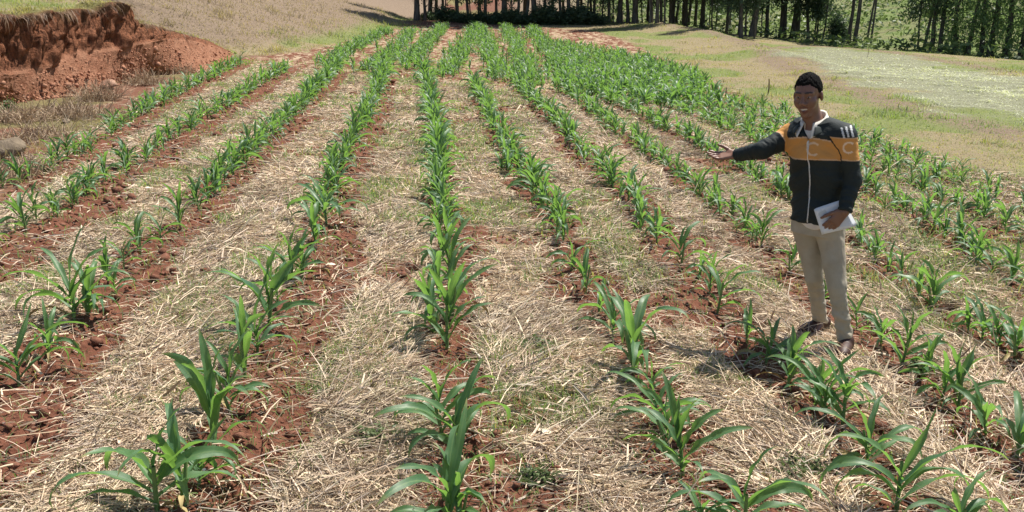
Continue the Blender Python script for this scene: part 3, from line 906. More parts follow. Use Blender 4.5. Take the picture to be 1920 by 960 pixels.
for k, row in FARROWS.items():
    rr = row[np.argsort(row[:, 1])]
    y = rr[0, 1]
    dense = k in ('F7', 'F8', 'F9', 'F10', 'F11')
    while y < rr[-1, 1]:
        for _ in range(2):
            x = float(row_x(row, np.array(y))) + R1g.gauss(0, .27 if dense else .24)
            add_plant(k, x, y + R1g.uniform(-.1, .1), R1g.uniform(.28, .52), R1g.choice(['normal', 'small', 'upright', 'normal']))
        y += R1g.uniform(.17, .30)

PX = np.array([p[1] for p in plants]); PY = np.array([p[2] for p in plants])
PZ = full_z(PX, PY)
PR = project(np.stack([PX, PY, PZ + .15], 1))
vis = (PR[:, 0] > -60) & (PR[:, 0] < 1980) & (PR[:, 1] < 1010) & (PR[:, 1] > 0)
size = np.array([p[3] for p in plants]) / PR[:, 2]
order = [i for i in np.argsort(-size) if vis[i]]
top = set(int(i) for i in order[:300])

ROW_TEXT = {'LC': 'row nearest the red bank', 'LB': 'second row from the bank', 'LA': 'third row from the bank',
            'L1': 'row left of centre', 'C': 'centre row', 'R1': 'first row right of centre', 'R2': 'second row right of centre',
            'R3': 'third row right of centre', 'R4': 'first row behind the man', 'R5': 'second row behind the man', 'R6': 'third row behind the man',
            'R7': 'fourth row behind the man', 'R8': 'outermost row by the pasture'}
ORD = ['first', 'second', 'third', 'fourth', 'fifth', 'sixth', 'seventh', 'eighth', 'ninth', 'tenth', 'eleventh', 'twelfth', 'thirteenth', 'fourteenth', 'fifteenth',
       'sixteenth', 'seventeenth', 'eighteenth', 'nineteenth']
TENS = {2: ('twentieth', 'twenty'), 3: ('thirtieth', 'thirty'), 4: ('fortieth', 'forty'), 5: ('fiftieth', 'fifty'), 6: ('sixtieth', 'sixty'),
        7: ('seventieth', 'seventy'), 8: ('eightieth', 'eighty'), 9: ('ninetieth', 'ninety')}
def ordinal(n):
    if n <= 19: return ORD[n - 1]
    a, b = divmod(n, 10)
    return TENS[a][0] if b == 0 else TENS[a][1] + '-' + ORD[b - 1]
LOOK = {'arching': 'arching', 'normal': 'spreading', 'upright': 'upright', 'small': 'sparse'}
by_row = {}
for i in top: by_row.setdefault(plants[i][0], []).append(i)
rest = [i for i in range(len(plants)) if i not in top and PY[i] > 2]
by_style = {}
for i, p in enumerate(PROTO): by_style.setdefault(p['style'], []).append(i)
used = {}
for k, ids in by_row.items():
    ids.sort(key=lambda i: PY[i])
    for n, i in enumerate(ids):
        row, x, y, h, st = plants[i]
        pi = R1g.choice(by_style[st]); pr = PROTO[pi]
        sc = h / pr['h']
        sizew = 'tall' if h > .46 else ('small' if h < .33 else 'mid-sized')
        lab = f"{sizew} {LOOK[st]} maize plant, {ordinal(n + 1)} from the front in the {ROW_TEXT.get(row, 'far plot')}"
        rz = R1g.uniform(0, 6.28)
        near = PR[i, 2] < 11.0
        if near:
            root = empty("maize_plant", (x, y, float(PZ[i]) - .01), rz)
            s_ = bpy.data.objects.new("stem", pr['stem']); COL.objects.link(s_); s_.parent = root
            for me in pr['leaves']:
                o = bpy.data.objects.new("leaf", me); COL.objects.link(o); o.parent = root
        else:
            root = bpy.data.objects.new("maize_plant", pr['whole']); COL.objects.link(root)
            root.location = (x, y, float(PZ[i]) - .01); root.rotation_euler = (0, 0, rz)
        root.rotation_euler = (R1g.gauss(0, .07), R1g.gauss(0, .07), rz)
        w_ = sc * R1g.uniform(.95, 1.12)
        root.scale = (w_, w_, sc)
        tag(root, lab, "maize plant", "young maize plants in rows")

def build_rest():
    Vs, Qs, Us = [], [], []; o = 0
    for i in rest:
        row, x, y, h, st = plants[i]
        pr = PROTO[R1g.choice(by_style[st])]
        V, Q, U = pr['low']
        a = R1g.uniform(0, 6.28); s = h / pr['h']
        ca, sa = math.cos(a) * s * 1.08, math.sin(a) * s * 1.08
        W = np.stack([V[:, 0] * ca - V[:, 1] * sa + x, V[:, 0] * sa + V[:, 1] * ca + y, V[:, 2] * s + PZ[i] - .01], 1)
        Vs.append(W); Qs.append(Q + o); Us.append(U); o += len(V)
    me = make_mesh("maize_crop", np.concatenate(Vs), quads=np.concatenate(Qs)); set_uv(me, np.concatenate(Us))
    tag(link("maize_crop", me, leaf_mat), "dense far maize plants filling the upper end of the field", "maize crop", kind="stuff")
build_rest()

# ------------------------------------------------------------------ trees, shrubs, stakes, stones
bark_mat = None
def bark_material():
    t = NT("tree_bark")
    P = t.objco()
    mp = t.n("ShaderNodeMapping"); mp.inputs["Scale"].default_value = (6, 6, 0.9); t.l(P, mp.inputs[0])
    f = t.noise(mp.outputs[0], 2.2, 5, .65)
    c = t.mix(t.mapr(f, .35, .65), (0.045, 0.037, 0.031), (0.20, 0.175, 0.145))
    c = t.mix(t.math('MULTIPLY', t.rnd(), .5), c, (0.055, 0.05, 0.045))
    return t.finish(t.principled(c, .9, .15, t.bump(f, .7, .03)).outputs[0])
bark_mat = bark_material()

def foliage_material(name, a, b, tr_col, trans=.35):
    t = NT(name)
    c = t.mix(t.attr("col").outputs["Fac"], a, b)
    p = t.principled(c, .5, .35)
    tr = t.n("ShaderNodeBsdfTranslucent"); t.l(t.mix(.5, c, tr_col), tr.inputs[0])
    mx = t.n("ShaderNodeMixShader"); mx.inputs[0].default_value = trans
    t.l(p.outputs[0], mx.inputs[1]); t.l(tr.outputs[0], mx.inputs[2])
    return t.finish(mx.outputs[0])
fol_dark = foliage_material("dark_foliage", (0.035, 0.060, 0.034), (0.080, 0.120, 0.060), (0.12, 0.22, 0.06), .32)
fol_green = foliage_material("green_foliage", (0.045, 0.090, 0.035), (0.095, 0.150, 0.055), (0.20, 0.32, 0.06), .40)
fol_bright = foliage_material("bright_foliage", (0.085, 0.15, 0.065), (0.19, 0.27, 0.12), (0.36, 0.50, 0.14), .55)
fol_pale = foliage_material("pale_weed_foliage", (0.08, 0.12, 0.045), (0.15, 0.19, 0.075), (0.2, 0.3, 0.08), .35)

def leaf_cloud(R_, C, ll, lw, droop=.7):
    """leaf-sized pointed faces centred on C"""
    n = len(C)
    az = R_.uniform(0, 6.28, n)
    el = -np.abs(R_.normal(droop, .45, n))
    d = np.stack([np.cos(az) * np.cos(el), np.sin(az) * np.cos(el), np.sin(el)], 1)
    r = R_.normal(0, 1, (n, 3)); s = np.cross(d, r); s /= np.linalg.norm(s, axis=1)[:, None] + 1e-9
    L = ll * R_.uniform(.6, 1.3, n); W = lw * R_.uniform(.7, 1.3, n)
    p0 = C - d * (L / 2)[:, None]; p2 = C + d * (L / 2)[:, None]
    pm = C - d * (L * .08)[:, None]
    V = np.stack([p0, pm + s * (W / 2)[:, None], p2, pm - s * (W / 2)[:, None]], 1).reshape(-1, 3)
    Q = (np.arange(n) * 4)[:, None] + np.arange(4)[None]
    return V, Q

def tree_proto(seed, H, r0, zlow, rad, nleaf, fol, lean=0.0, ll=.34, lw=.075, thin_top=True):
    R_ = np.random.default_rng(seed)
    z = np.linspace(-.25, H, 16)
    wx = np.cumsum(R_.normal(0, .035, 16)) * (H / 12); wy = np.cumsum(R_.normal(0, .035, 16)) * (H / 12)
    wx -= wx[0]; wy -= wy[0]
    P = np.stack([wx + lean * z, wy, z], 1)
    rr = r0 * (1 - .88 * np.clip(z / H, 0, 1)) * (1 + .35 * np.exp(-np.maximum(z, 0) / .25))
    V, Q = tube_geo(P, rr, 9)
    Vs, Qs = [V], [Q]; o = len(V)
    clumps = []
    nb = int(14 + H * 1.2)
    for i in range(nb):
        zz = zlow + (H - zlow) * (i + R_.uniform(0, .8)) / nb
        f = (zz - zlow) / (H - zlow)
        a = R_.uniform(0, 6.28)
        ln = rad * (1.0 - .65 * f) * R_.uniform(.55, 1.15)
        base = np.array([np.interp(zz, z, P[:, 0]), np.interp(zz, z, P[:, 1]), zz])
        up = R_.uniform(.1, .6)
        s = np.linspace(0, 1, 5)
        B = base + np.stack([np.cos(a) * ln * s, np.sin(a) * ln * s, up * ln * s - .25 * ln * s ** 2], 1)
        v, q = tube_geo(B, np.interp(s, [0, 1], [max(.012, r0 * .22 * (1 - .6 * f)), .006]), 5)
        Vs.append(v); Qs.append(q + o); o += len(v)
        for t_ in (0.45, .75, 1.0):
            clumps.append((B[0] + (B[-1] - B[0]) * t_, .30 + .42 * rad * .4 * R_.uniform(.6, 1.3)))
    trunk = make_mesh("trunk", np.concatenate(Vs), quads=np.concatenate(Qs)); trunk.materials.append(bark_mat)
    k = R_.integers(0, len(clumps), nleaf)
    cc = np.array([c[0] for c in clumps])[k]; cr = np.array([c[1] for c in clumps])[k]
    C = cc + R_.normal(0, .55, (nleaf, 3)) * cr[:, None]
    C[:, 2] -= np.abs(R_.normal(0, .25, nleaf))
    V, Q = leaf_cloud(R_, C, ll, lw)
    crown = make_mesh("crown", V, quads=Q, smooth=False); crown.materials.append(fol)
    add_col(crown, "col", np.repeat(np.repeat(R_.uniform(0, 1, (nleaf, 1)), 3, 1), 4, 0))
    return trunk, crown

TP = {
 'thick': [tree_proto(301, 13, .20, 2.9, 2.0, 4600, fol_dark), tree_proto(302, 12, .18, 2.6, 1.9, 4600, fol_dark, .03)],
 'mid':   [tree_proto(303, 12, .125, 2.5, 1.6, 3600, fol_dark), tree_proto(304, 11, .115, 2.2, 1.5, 3600, fol_dark, .05), tree_proto(305, 12, .12, 3.0, 1.6, 3600, fol_dark, -.03)],
 'thin':  [tree_proto(306, 8, .055, 2.0, 1.0, 2600, fol_dark), tree_proto(307, 9, .06, 1.6, 1.0, 3000, fol_dark, .05), tree_proto(308, 8, .05, 2.2, .9, 2400, fol_dark, -.04)],
 'leafy': [tree_proto(309, 9, .15, .55, 1.5, 1700, fol_bright, 0, .34, .08), tree_proto(310, 8, .12, .35, 1.4, 1500, fol_bright, .03, .34, .08)],
 'open':  [tree_proto(311, 11, .10, 4.6, 1.3, 3500, fol_green, .07), tree_proto(312, 12, .13, 4.4, 1.4, 3800, fol_green, .02)],
}
TREES = [  # photo x of the base, base y, kind
 (776,33,'thin'),(783,34,'thick'),(797,36,'mid'),(817,38,'mid'),(833,39,'thin'),(858,40,'mid'),(878,41,'mid'),(897,41,'thin'),(911,42,'mid'),
 (930,42,'thin'),(945,43,'thick'),(960,44,'thin'),(972,44,'mid'),(987,44,'mid'),(1003,44,'thick'),(1022,44,'mid'),(1035,44,'thin'),(1052,44,'mid'),(1068,44,'mid'),(1083,44,'mid'),(1098,44,'thin'),
 (1113,42,'mid'),(1128,42,'thin'),(1141,42,'mid'),(1150,42,'thin'),(1161,42,'thick'),(1177,42,'mid'),(1191,43,'thick'),(1206,43,'thin'),(1220,43,'mid'),(1232,43,'mid'),(1246,44,'thin'),
 (1256,44,'mid'),(1268,45,'mid'),(1282,46,'thick'),(1291,47,'mid'),(1303,48,'mid'),(1315,50,'mid'),(1329,53,'thin'),(1342,55,'thin'),(1363,60,'mid'),(1368,62,'thin'),(1385,65,'thin'),
 (1398,67,'thin'),(1410,69,'thick'),(1427,69,'thin'),(1437,69,'mid'),(1466,70,'thick'),(1474,70,'thin'),(1486,71,'thick'),(1496,72,'mid'),(1515,74,'mid'),(1526,75,'thin'),(1531,76,'thin'),
 (1541,77,'thin'),(1592,81,'open'),(1603,83,'mid_open'),(1625,83,'thin_open'),(1633,84,'thin_open'),(1721,92,'thin'),(1731,93,'open'),(1746,94,'mid'),(1762,97,'leafy'),(1790,99,'leafy'),
 (1814,101,'leafy'),(1838,103,'leafy'),(1856,104,'leafy'),(1884,105,'leafy'),(1914,106,'leafy'),(1948,108,'leafy'),(1990,110,'leafy')]
R3 = random.Random(23)
def put_tree(x, y, kind, label, sc):
    key = {'mid_open': 'open', 'thin_open': 'open'}.get(kind, kind)
    tr, cr = R3.choice(TP[key])
    root = empty("tree", (x, y, float(full_z(x, y)[0])), R3.uniform(-.5, .5) if key == 'open' else R3.uniform(0, 6.28))
    a = bpy.data.objects.new("trunk", tr); COL.objects.link(a); a.parent = root
    b = bpy.data.objects.new("crown", cr); COL.objects.link(b); b.parent = root
    w = sc * (.5 if kind == 'thin_open' else 1)
    root.scale = (w, w, sc)
    root.rotation_euler = (R3.gauss(0, .022), R3.gauss(0, .022), root.rotation_euler[2])
    tag(root, label, "tree", "trees in the belt behind the field")
    return root
KW = {'thick': 'thick dark trunk', 'mid': 'straight dark trunk', 'thin': 'thin dark trunk', 'leafy': 'leafy green low branches', 'open': 'tall bare trunk', 'mid_open': 'bare leaning dark trunk', 'thin_open': 'very thin bare trunk'}
srt = sorted(TREES)
nT = len(srt)
for n, (px, py, kind) in enumerate(srt):
    q = ground_hit(px, py)
    if q is None or q[1] > 75: q = at(px, py, 66)
    if n < nT // 2: where = f"{ordinal(n + 1)} from the left end of the tree belt"
    else: where = f"{ordinal(nT - n)} from the right end of the tree belt"
    put_tree(q[0], q[1], kind, f"tree with {KW[kind]}, {where}", R3.uniform(.9, 1.12))
# trees standing further back in the belt
back = []
for n in range(26):
    px = 778 + n * 25.5 + R3.uniform(-5, 5)
    yb = float(np.interp(px, [740, 1150, 1290, 1390, 1440], [68, 63, 60, 52, 51])) + R3.uniform(2.5, 12)
    back.append((px, yb))
for n, (px, yb) in enumerate(back):
    x = (px - 960) / FPX * (yb * CT + 1.5 * ST)
    where = f"{ordinal(n + 1)} from the left" if n < 13 else f"{ordinal(26 - n)} from the right"
    put_tree(x, yb, R3.choice(['mid', 'thin', 'mid', 'thin', 'thick']), f"shaded tree in the rear of the tree belt, {where} there", R3.uniform(.85, 1.1))

def shrub_proto(seed, w, h, n, fol, ll, lw):
    R_ = np.random.default_rng(seed)
    Vs, Qs = [], []; o = 0
    C = []
    for i in range(26):
        a = R_.uniform(0, 6.28); rr = w * R_.uniform(.1, 1) ; hh = h * R_.uniform(.45, 1.0) * (1 - .35 * (rr / w) ** 2)
        s = np.linspace(0, 1, 5)
        B = np.stack([np.cos(a) * rr * s ** .8, np.sin(a) * rr * s ** .8, hh * s - .03], 1)
        v, q = tube_geo(B, np.interp(s, [0, 1], [.018, .004]), 5)
        Vs.append(v); Qs.append(q + o); o += len(v)
        for t_ in (.3, .5, .7, .9, 1.0): C.append(B[0] + (B[-1] - B[0]) * t_)
    st = make_mesh("stem", np.concatenate(Vs), quads=np.concatenate(Qs)); st.materials.append(bark_mat)
    C = np.array(C)[R_.integers(0, len(C), n)] + R_.normal(0, .13 * (w + h) * .6, (n, 3))
    C[:, 2] = np.abs(C[:, 2])
    V, Q = leaf_cloud(R_, C, ll, lw, .1)
    f = make_mesh("foliage", V, quads=Q, smooth=False); f.materials.append(fol)
    add_col(f, "col", np.repeat(np.repeat(R_.uniform(0, 1, (n, 1)), 3, 1), 4, 0))
    return st, f
def put_shrub(name, loc, proto, sc, label, cat, group=None, rz=0):
    root = empty(name, loc, rz)
    for nm, me in zip(("stem", "foliage"), proto):
        o = bpy.data.objects.new(nm, me); COL.objects.link(o); o.parent = root
    root.scale = sc
    tag(root, label, cat, group)
SH = [shrub_proto(401, .9, .8, 3600, fol_dark, .16, .07), shrub_proto(402, .8, .95, 3600, fol_dark, .16, .07)]
q = ground_hit(1570, 79)
put_shrub("shrub", tuple(q), shrub_proto(403, .62, 1.65, 5200, fol_dark, .15, .065), (1.0, 1.0, 1.0), "dark bushy shrub standing alone among the trunks of the tree belt", "shrub")
hx = [806, 838, 868, 900, 930, 962, 996, 1028, 1060, 1090, 1118]
for n, px in enumerate(hx):
    q = ground_hit(px, float(np.interp(px, [800, 860, 960, 1130], [38, 42, 46.5, 46])))
    s = R3.uniform(.85, 1.2) * (1.15 if 960 < px < 1100 else .9)
    put_shrub("hedge_shrub", tuple(q), SH[n % 2], (s * 1.25, s, s), f"low dark shrub at the foot of the tree belt, {ordinal(n + 1)} from the left", "shrub", "low shrubs under the tree belt", R3.uniform(0, 6.28))

# far slope: leafy crop clumps beyond the belt
def far_crop():
    n = 80000
    X = rng.uniform(6, 75, n); Y = rng.uniform(42, 150, n)
    t, _, _ = poly_dist(X, Y, TREE_LINE); t = -t
    k = (t > 5) & (rng.random(n) < sstep(.35, .6, fbm(X * .25, Y * .25, 501, 3)) * .9 + .1)
    X, Y = X[k], Y[k]; n = len(X)
    C = np.stack([X, Y, terrain(X, Y) + rng.uniform(.1, .7, n)], 1)
    V, Q = leaf_cloud(rng, C, .34, .17, .2)
    me = make_mesh("hillside_crop", V, quads=Q, smooth=False)
    add_col(me, "col", np.repeat(np.repeat(rng.uniform(0, 1, (n, 1)), 3, 1), 4, 0))
    tag(link("hillside_crop", me, foliage_material("hillside_foliage", (0.05, 0.085, 0.028), (0.13, 0.18, 0.065), (0.2, 0.3, 0.06), .3)), "green leafy crop covering the slope beyond the trees", "crop", kind="stuff")
far_crop()

stone_mat = simple_mat("grey_stone", (0.10, 0.075, 0.05), (0.23, 0.18, 0.125), 7, .9, .2, .7, 25, .03, obj=True)
brown_stone = simple_mat("brown_stone", (0.22, 0.12, 0.08), (0.36, 0.23, 0.16), 6, .9, .2, .7, 22, .03, obj=True)
def rock_mesh(seed, sx, sy, sz):
    R_ = np.random.default_rng(seed)
    th = np.linspace(0, math.pi, 22); ph = np.linspace(0, 2 * math.pi, 40, endpoint=False)
    T_, P_ = np.meshgrid(th, ph, indexing='ij')
    D = np.stack([np.sin(T_) * np.cos(P_), np.sin(T_) * np.sin(P_), np.cos(T_)], -1)
    r = np.ones(T_.shape)
    for i in range(14):                                            # flat facets
        nrm = R_.normal(0, 1, 3); nrm /= np.linalg.norm(nrm)
        r = np.minimum(r, R_.uniform(.62, .9) / np.maximum(D @ nrm, .05))
    r = r * (1 + .10 * (fbm(D[..., 0] * 3 + D[..., 2] * 2, D[..., 1] * 3, seed, 4) - .5))
    V = D * r[..., None] * np.array([sx, sy, sz])
    nt, npn = T_.shape
    i = np.arange(nt - 1)[:, None] * npn; j = np.arange(npn)[None]; j2 = (j + 1) % npn
    Q = np.stack([i + j, i + npn + j, i + npn + j2, i + j2], -1).reshape(-1, 4)
    return make_mesh("stone", V.reshape(-1, 3), quads=Q)
def put_rock(px, py, seed, s, mat, label, rz=0, sink=.3):
    q = ground_hit(px, py)
    o = link("stone", rock_mesh(seed, *s), mat); o.location = (q[0], q[1], float(full_z(q[0], q[1])[0]) + s[2] * sink); o.rotation_euler = (0, 0, rz)
    tag(o, label, "stone")
put_rock(12, 294, 601, (.36, .30, .22), stone_mat, "large brown grey stone at the left edge of the field", .3, .45)
put_rock(204, 166, 602, (.27, .25, .15), brown_stone, "rounded brown boulder lying below the red bank", .8, .75)
put_rock(386, 515, 603, (.055, .05, .04), simple_mat("hard_clod", (0.13, 0.05, 0.03), (0.22, 0.09, 0.05), 20, .95, .1, .8, 60, .01, obj=True), "fist-sized red clod in the straw between the left rows", .2, .5)
put_rock(905, 522, 604, (.06, .05, .035), bpy.data.materials["hard_clod"], "dark red clod beside the middle maize row", .9, .4)
put_rock(125, 232, 605, (.10, .08, .05), stone_mat, "small pale stone in the dry weeds below the red bank", .9, .4)

stake_mat = simple_mat("stake_wood", (0.10, 0.06, 0.035), (0.20, 0.13, 0.08), 30, .85, .2, obj=True)
for px, py, h, lab in ((1440, 177, .40, "thin brown wooden stake at the edge of the maize field"), (1360, 182, .24, "short dark wooden stake among the maize beside the pasture"), (1627, 106, .55, "thin bare twig standing in the pale cut hay")):
    q = ground_hit(px, py)
    z = np.linspace(-.06, h, 7)
    V, Q = tube_geo(np.stack([.012 * np.sin(z * 9), .008 * np.cos(z * 7), z], 1), np.interp(z, [0, h], [.018, .014]) * (.6 if 'twig' in lab else 1), 7)
    top = len(V); V = np.concatenate([V, [[V[-7:, 0].mean(), V[-7:, 1].mean(), h + .006]]])
    T = np.stack([top - 7 + np.arange(7), top - 7 + (np.arange(7) + 1) % 7, np.full(7, top)], 1)
    o = link("wooden_stake", make_mesh("wooden_stake", V, quads=Q, tris=T), stake_mat)
    o.location = (q[0], q[1], float(full_z(q[0], q[1])[0]))
    tag(o, lab, "stake")

# tangles of dry weeds below the bank
def tangle(seed, w, h, n):
    R_ = np.random.default_rng(seed)
    X = R_.normal(0, w * .35, n); Y = R_.normal(0, w * .35, n)
    me = straw_mesh("dry_weed", X, Y, np.zeros(n), h * R_.uniform(.5, 1.4, n), R_.uniform(.008, .016, n), R_.uniform(0, 6.28, n), R_.uniform(.1, 1.4, n), R_.uniform(-.3, 1.0, n),
                    lerp3((0.24, 0.155, 0.095), (0.50, 0.385, 0.26), R_.random(n)))
    return me
for px, py, w, h, lab in ((182, 188, .75, .45, "tangled dry weed clump beside the brown boulder"), (272, 158, .7, .38, "pale dry weed clump between the red bank and the maize"), (118, 215, .7, .32, "low brown weed clump left of the brown boulder"),
                          (35, 228, .8, .34, "dry brown weed clump above the grey stone"), (75, 262, .8, .30, "dry brown weed clump right of the grey stone"), (160, 222, .7, .30, "dry weed clump beside the row nearest the bank"),
                          (330, 138, .7, .34, "dry weed clump at the far foot of the red bank"), (20, 330, .7, .25, "flattened dry weeds below the grey stone")):
    q = ground_hit(px, py)
    o = link("dry_weed", tangle(int(px), w, h, 420), straw_mat); o.location = (q[0], q[1], float(full_z(q[0], q[1])[0]) - .01)
    tag(o, lab, "dry weed", "dry weed clumps below the bank")
q = ground_hit(16, 215)
put_shrub("green_weed", (q[0], q[1], q[2]), shrub_proto(404, .22, .30, 500, fol_pale, .09, .03), (1, 1, 1), "green leafy weed at the foot of the red bank", "weed")
for px, py, w, lab in ((560, 388, .17, "bushy green weed left of the row beside the middle row"), (1505, 885, .15, "low dark green weed on the straw near the bottom right"), (700, 825, .16, "green weed tuft on the straw left of the front middle maize"),
                       (1015, 895, .13, "green weed tuft right of the front middle maize"), (1010, 655, .14, "bright green weed on the straw right of the middle row"), (1730, 690, .14, "ragged green weed behind the man's feet")):
    q = ground_hit(px, py)
    put_shrub("green_weed", (q[0], q[1], float(full_z(q[0], q[1])[0])), shrub_proto(int(px), w, w * .75, 420, fol_pale, .042, .012), (1, 1, .8), lab, "weed", "green weeds in the straw", px)

# pale dead maize leaves lying on the ground
husk = simple_mat("bleached_leaf", (0.62, 0.53, 0.38), (0.78, 0.70, 0.56), 30, .7, .3, obj=True)
for n, (px, py, L, az, lab) in enumerate(((611, 499, .085, .2, "bleached dry leaf scrap beside the row left of the middle"), (1032, 822, .12, 2.4, "bleached dry leaf scrap on the straw right of the front middle maize"),
                                          (1052, 812, .05, .5, "tiny bleached leaf scrap right of the larger scrap"), (375, 893, .05, 1.2, "small bleached leaf scrap under the front left maize"), (268, 357, .12, .1, "bleached leaf scrap in the second row from the bank"))):
    R_ = np.random.default_rng(700 + n)
    V, Q, U = leaf_geo(R_, 0.0, 0.0, L, L * .5, .25, .5, .4, 8, 5, .8, 1.2)
    q = ground_hit(px, py)
    o = link("dry_leaf", make_mesh("dry_leaf", V, quads=Q), husk); o.location = (q[0], q[1], float(full_z(q[0], q[1])[0]) + .018); o.rotation_euler = (0, 0, az)
    tag(o, lab, "dry leaf", "bleached leaf scraps on the ground")

# ------------------------------------------------------------------ the man: surfaces grown from distance fields
class Field:
    def __init__(s, lo, hi, h):
        s.lo = np.array(lo, float); s.h = h
        s.n = np.ceil((np.array(hi) - s.lo) / h).astype(int) + 1
        s.F = np.full(s.n, .25, np.float32)
        s.ax = [s.lo[k] + h * np.arange(s.n[k]) for k in range(3)]
    def win(s, lo, hi):
        a = np.clip(np.floor((np.array(lo) - s.lo) / s.h).astype(int), 0, s.n - 1)
        b = np.clip(np.ceil((np.array(hi) - s.lo) / s.h).astype(int) + 1, 1, s.n)
        sl = tuple(slice(int(a[k]), int(b[k])) for k in range(3))
        g = np.meshgrid(*[s.ax[k][sl[k]] for k in range(3)], indexing='ij')
        return sl, np.stack(g, -1)
    def add(s, fn, lo, hi, k=.02):
        m = .03 + k
        sl, P = s.win(np.array(lo) - m, np.array(hi) + m)
        if P.size == 0: return
        d = fn(P); F = s.F[sl]
        h = np.clip(.5 + .5 * (F - d) / k, 0, 1)
        s.F[sl] = F * (1 - h) + d * h - k * h * (1 - h)
    def cut(s, fn, lo, hi, k=.01):
        sl, P = s.win(np.array(lo) - .03, np.array(hi) + .03)
        d = -fn(P); F = s.F[sl]
        h = np.clip(.5 - .5 * (F - d) / k, 0, 1)
        s.F[sl] = F * (1 - h) + d * h + k * h * (1 - h)
    def cap(s, a, b, ra, rb, k=.02):
        a = np.array(a, float); b = np.array(b, float); r = max(ra, rb)
        def fn(P):
            ba = b - a; t = np.clip(((P - a) @ ba) / (ba @ ba + 1e-12), 0, 1)
            return np.linalg.norm(P - a - t[..., None] * ba, axis=-1) - (ra + (rb - ra) * t)
        s.add(fn, np.minimum(a, b) - r, np.maximum(a, b) + r, k)
    def ell(s, c, rad, R=None, k=.02, sub=False):
        c = np.array(c, float); rad = np.array(rad, float); R = np.eye(3) if R is None else R
        def fn(P):
            q = (P - c) @ R                       # columns of R are the local axes
            n1 = np.linalg.norm(q / rad, axis=-1); n2 = np.linalg.norm(q / rad ** 2, axis=-1) + 1e-9
            return n1 * (n1 - 1) / n2
        m = rad.max()
        (s.cut if sub else s.add)(fn, c - m, c + m, k)
    def sample(s, P):
        q = (np.asarray(P) - s.lo) / s.h
        i = np.clip(np.floor(q).astype(int), 0, s.n - 2); f = np.clip(q - i, 0, 1)
        r = 0
        for dx in (0, 1):
            for dy in (0, 1):
                for dz in (0, 1):
                    w = (f[..., 0] if dx else 1 - f[..., 0]) * (f[..., 1] if dy else 1 - f[..., 1]) * (f[..., 2] if dz else 1 - f[..., 2])
                    r = r + w * s.F[i[..., 0] + dx, i[..., 1] + dy, i[..., 2] + dz]
        return r
    def surface(s):
        F = s.F; S = F < 0
        n = np.array(F.shape) - 1
        cnt = np.zeros(n, int)
        for dx in (0, 1):
            for dy in (0, 1):
                for dz in (0, 1):
                    cnt += S[dx:dx + n[0], dy:dy + n[1], dz:dz + n[2]]
        I = np.argwhere((cnt > 0) & (cnt < 8))
        cs = np.array([[dx, dy, dz] for dx in (0, 1) for dy in (0, 1) for dz in (0, 1)])
        val = F[I[:, None, 0] + cs[None, :, 0], I[:, None, 1] + cs[None, :, 1], I[:, None, 2] + cs[None, :, 2]]
        acc = np.zeros((len(I), 3)); num = np.zeros(len(I))
        for a in range(8):
            for b in range(a + 1, 8):
                if np.abs(cs[a] - cs[b]).sum() != 1: continue
                fa, fb = val[:, a], val[:, b]
                m = (fa < 0) != (fb < 0)
                t = np.where(m, fa / np.where(m, fa - fb, 1), 0)
                acc += np.where(m[:, None], cs[a] + t[:, None] * (cs[b] - cs[a]), 0); num += m
        V = s.lo + (I + acc / num[:, None]) * s.h
        idx = np.full(n, -1, np.int64); idx[I[:, 0], I[:, 1], I[:, 2]] = np.arange(len(I))
        Q = []
        for ax in range(3):
            sh = [slice(None)] * 3; sh2 = [slice(None)] * 3
            sh[ax] = slice(0, -1); sh2[ax] = slice(1, None)
            E = np.argwhere(S[tuple(sh)] != S[tuple(sh2)])
            o1, o2 = (ax + 1) % 3, (ax + 2) % 3
            E = E[(E[:, o1] > 0) & (E[:, o2] > 0) & (E[:, o1] < n[o1]) & (E[:, o2] < n[o2])]
            def cell(d1, d2):
                e = E.copy(); e[:, o1] -= d1; e[:, o2] -= d2
                return idx[e[:, 0], e[:, 1], e[:, 2]]
            q = np.stack([cell(1, 1), cell(0, 1), cell(0, 0), cell(1, 0)], 1)
            fl = S[E[:, 0], E[:, 1], E[:, 2]]
            q = np.where(fl[:, None], q, q[:, ::-1])
            Q.append(q[(q >= 0).all(1)])
        return V, np.concatenate(Q)

G = ground_hit(1562, 642)
AL = math.atan2(G[0], G[1])
AXR = np.array([math.cos(AL), -math.sin(AL), 0]); AXA = np.array([math.sin(AL), math.cos(AL), 0])
GZ = float(terrain(np.array([G[0]]), np.array([G[1]]))[0])
G0 = np.array([G[0], G[1], GZ])
def pp(px, py, yoff):
    """local point of the man's frame (x across, y away from the viewer, z up) in a photo direction"""
    r = ray(px, py); c = np.array([0, 0, CAMH])
    t = ((G0 - c) @ AXA + yoff) / (r @ AXA)
    q = c + r * t - G0
    return np.array([q @ AXR, yoff, q[2]])
def rotz(a):
    return np.array([[math.cos(a), -math.sin(a), 0], [math.sin(a), math.cos(a), 0], [0, 0, 1]])

J = dict(
 head=pp(1515, 179, -.06), neck=pp(1527, 226, -.02), shR=pp(1485, 253, .09), shL=pp(1582, 255, -.10),
 elR=pp(1428, 282, -.02), wrR=pp(1380, 291, .06), elL=pp(1598, 338, -.10), wrL=pp(1584, 397, -.19),
 hipR=pp(1509, 428, .05), hipL=pp(1558, 428, -.04), knR=pp(1527, 520, .06), knL=pp(1569, 536, -.10), anR=pp(1539, 600, .22), anL=pp(1587, 643, -.08),
 pel=pp(1534, 410, .0), waist=pp(1535, 370, .0), chest=pp(1538, 285, -.0), top=pp(1532, 242, .0))
TY = math.radians(-24)                       # chest turned to his right (towards the picture's left)
RT = rotz(TY)
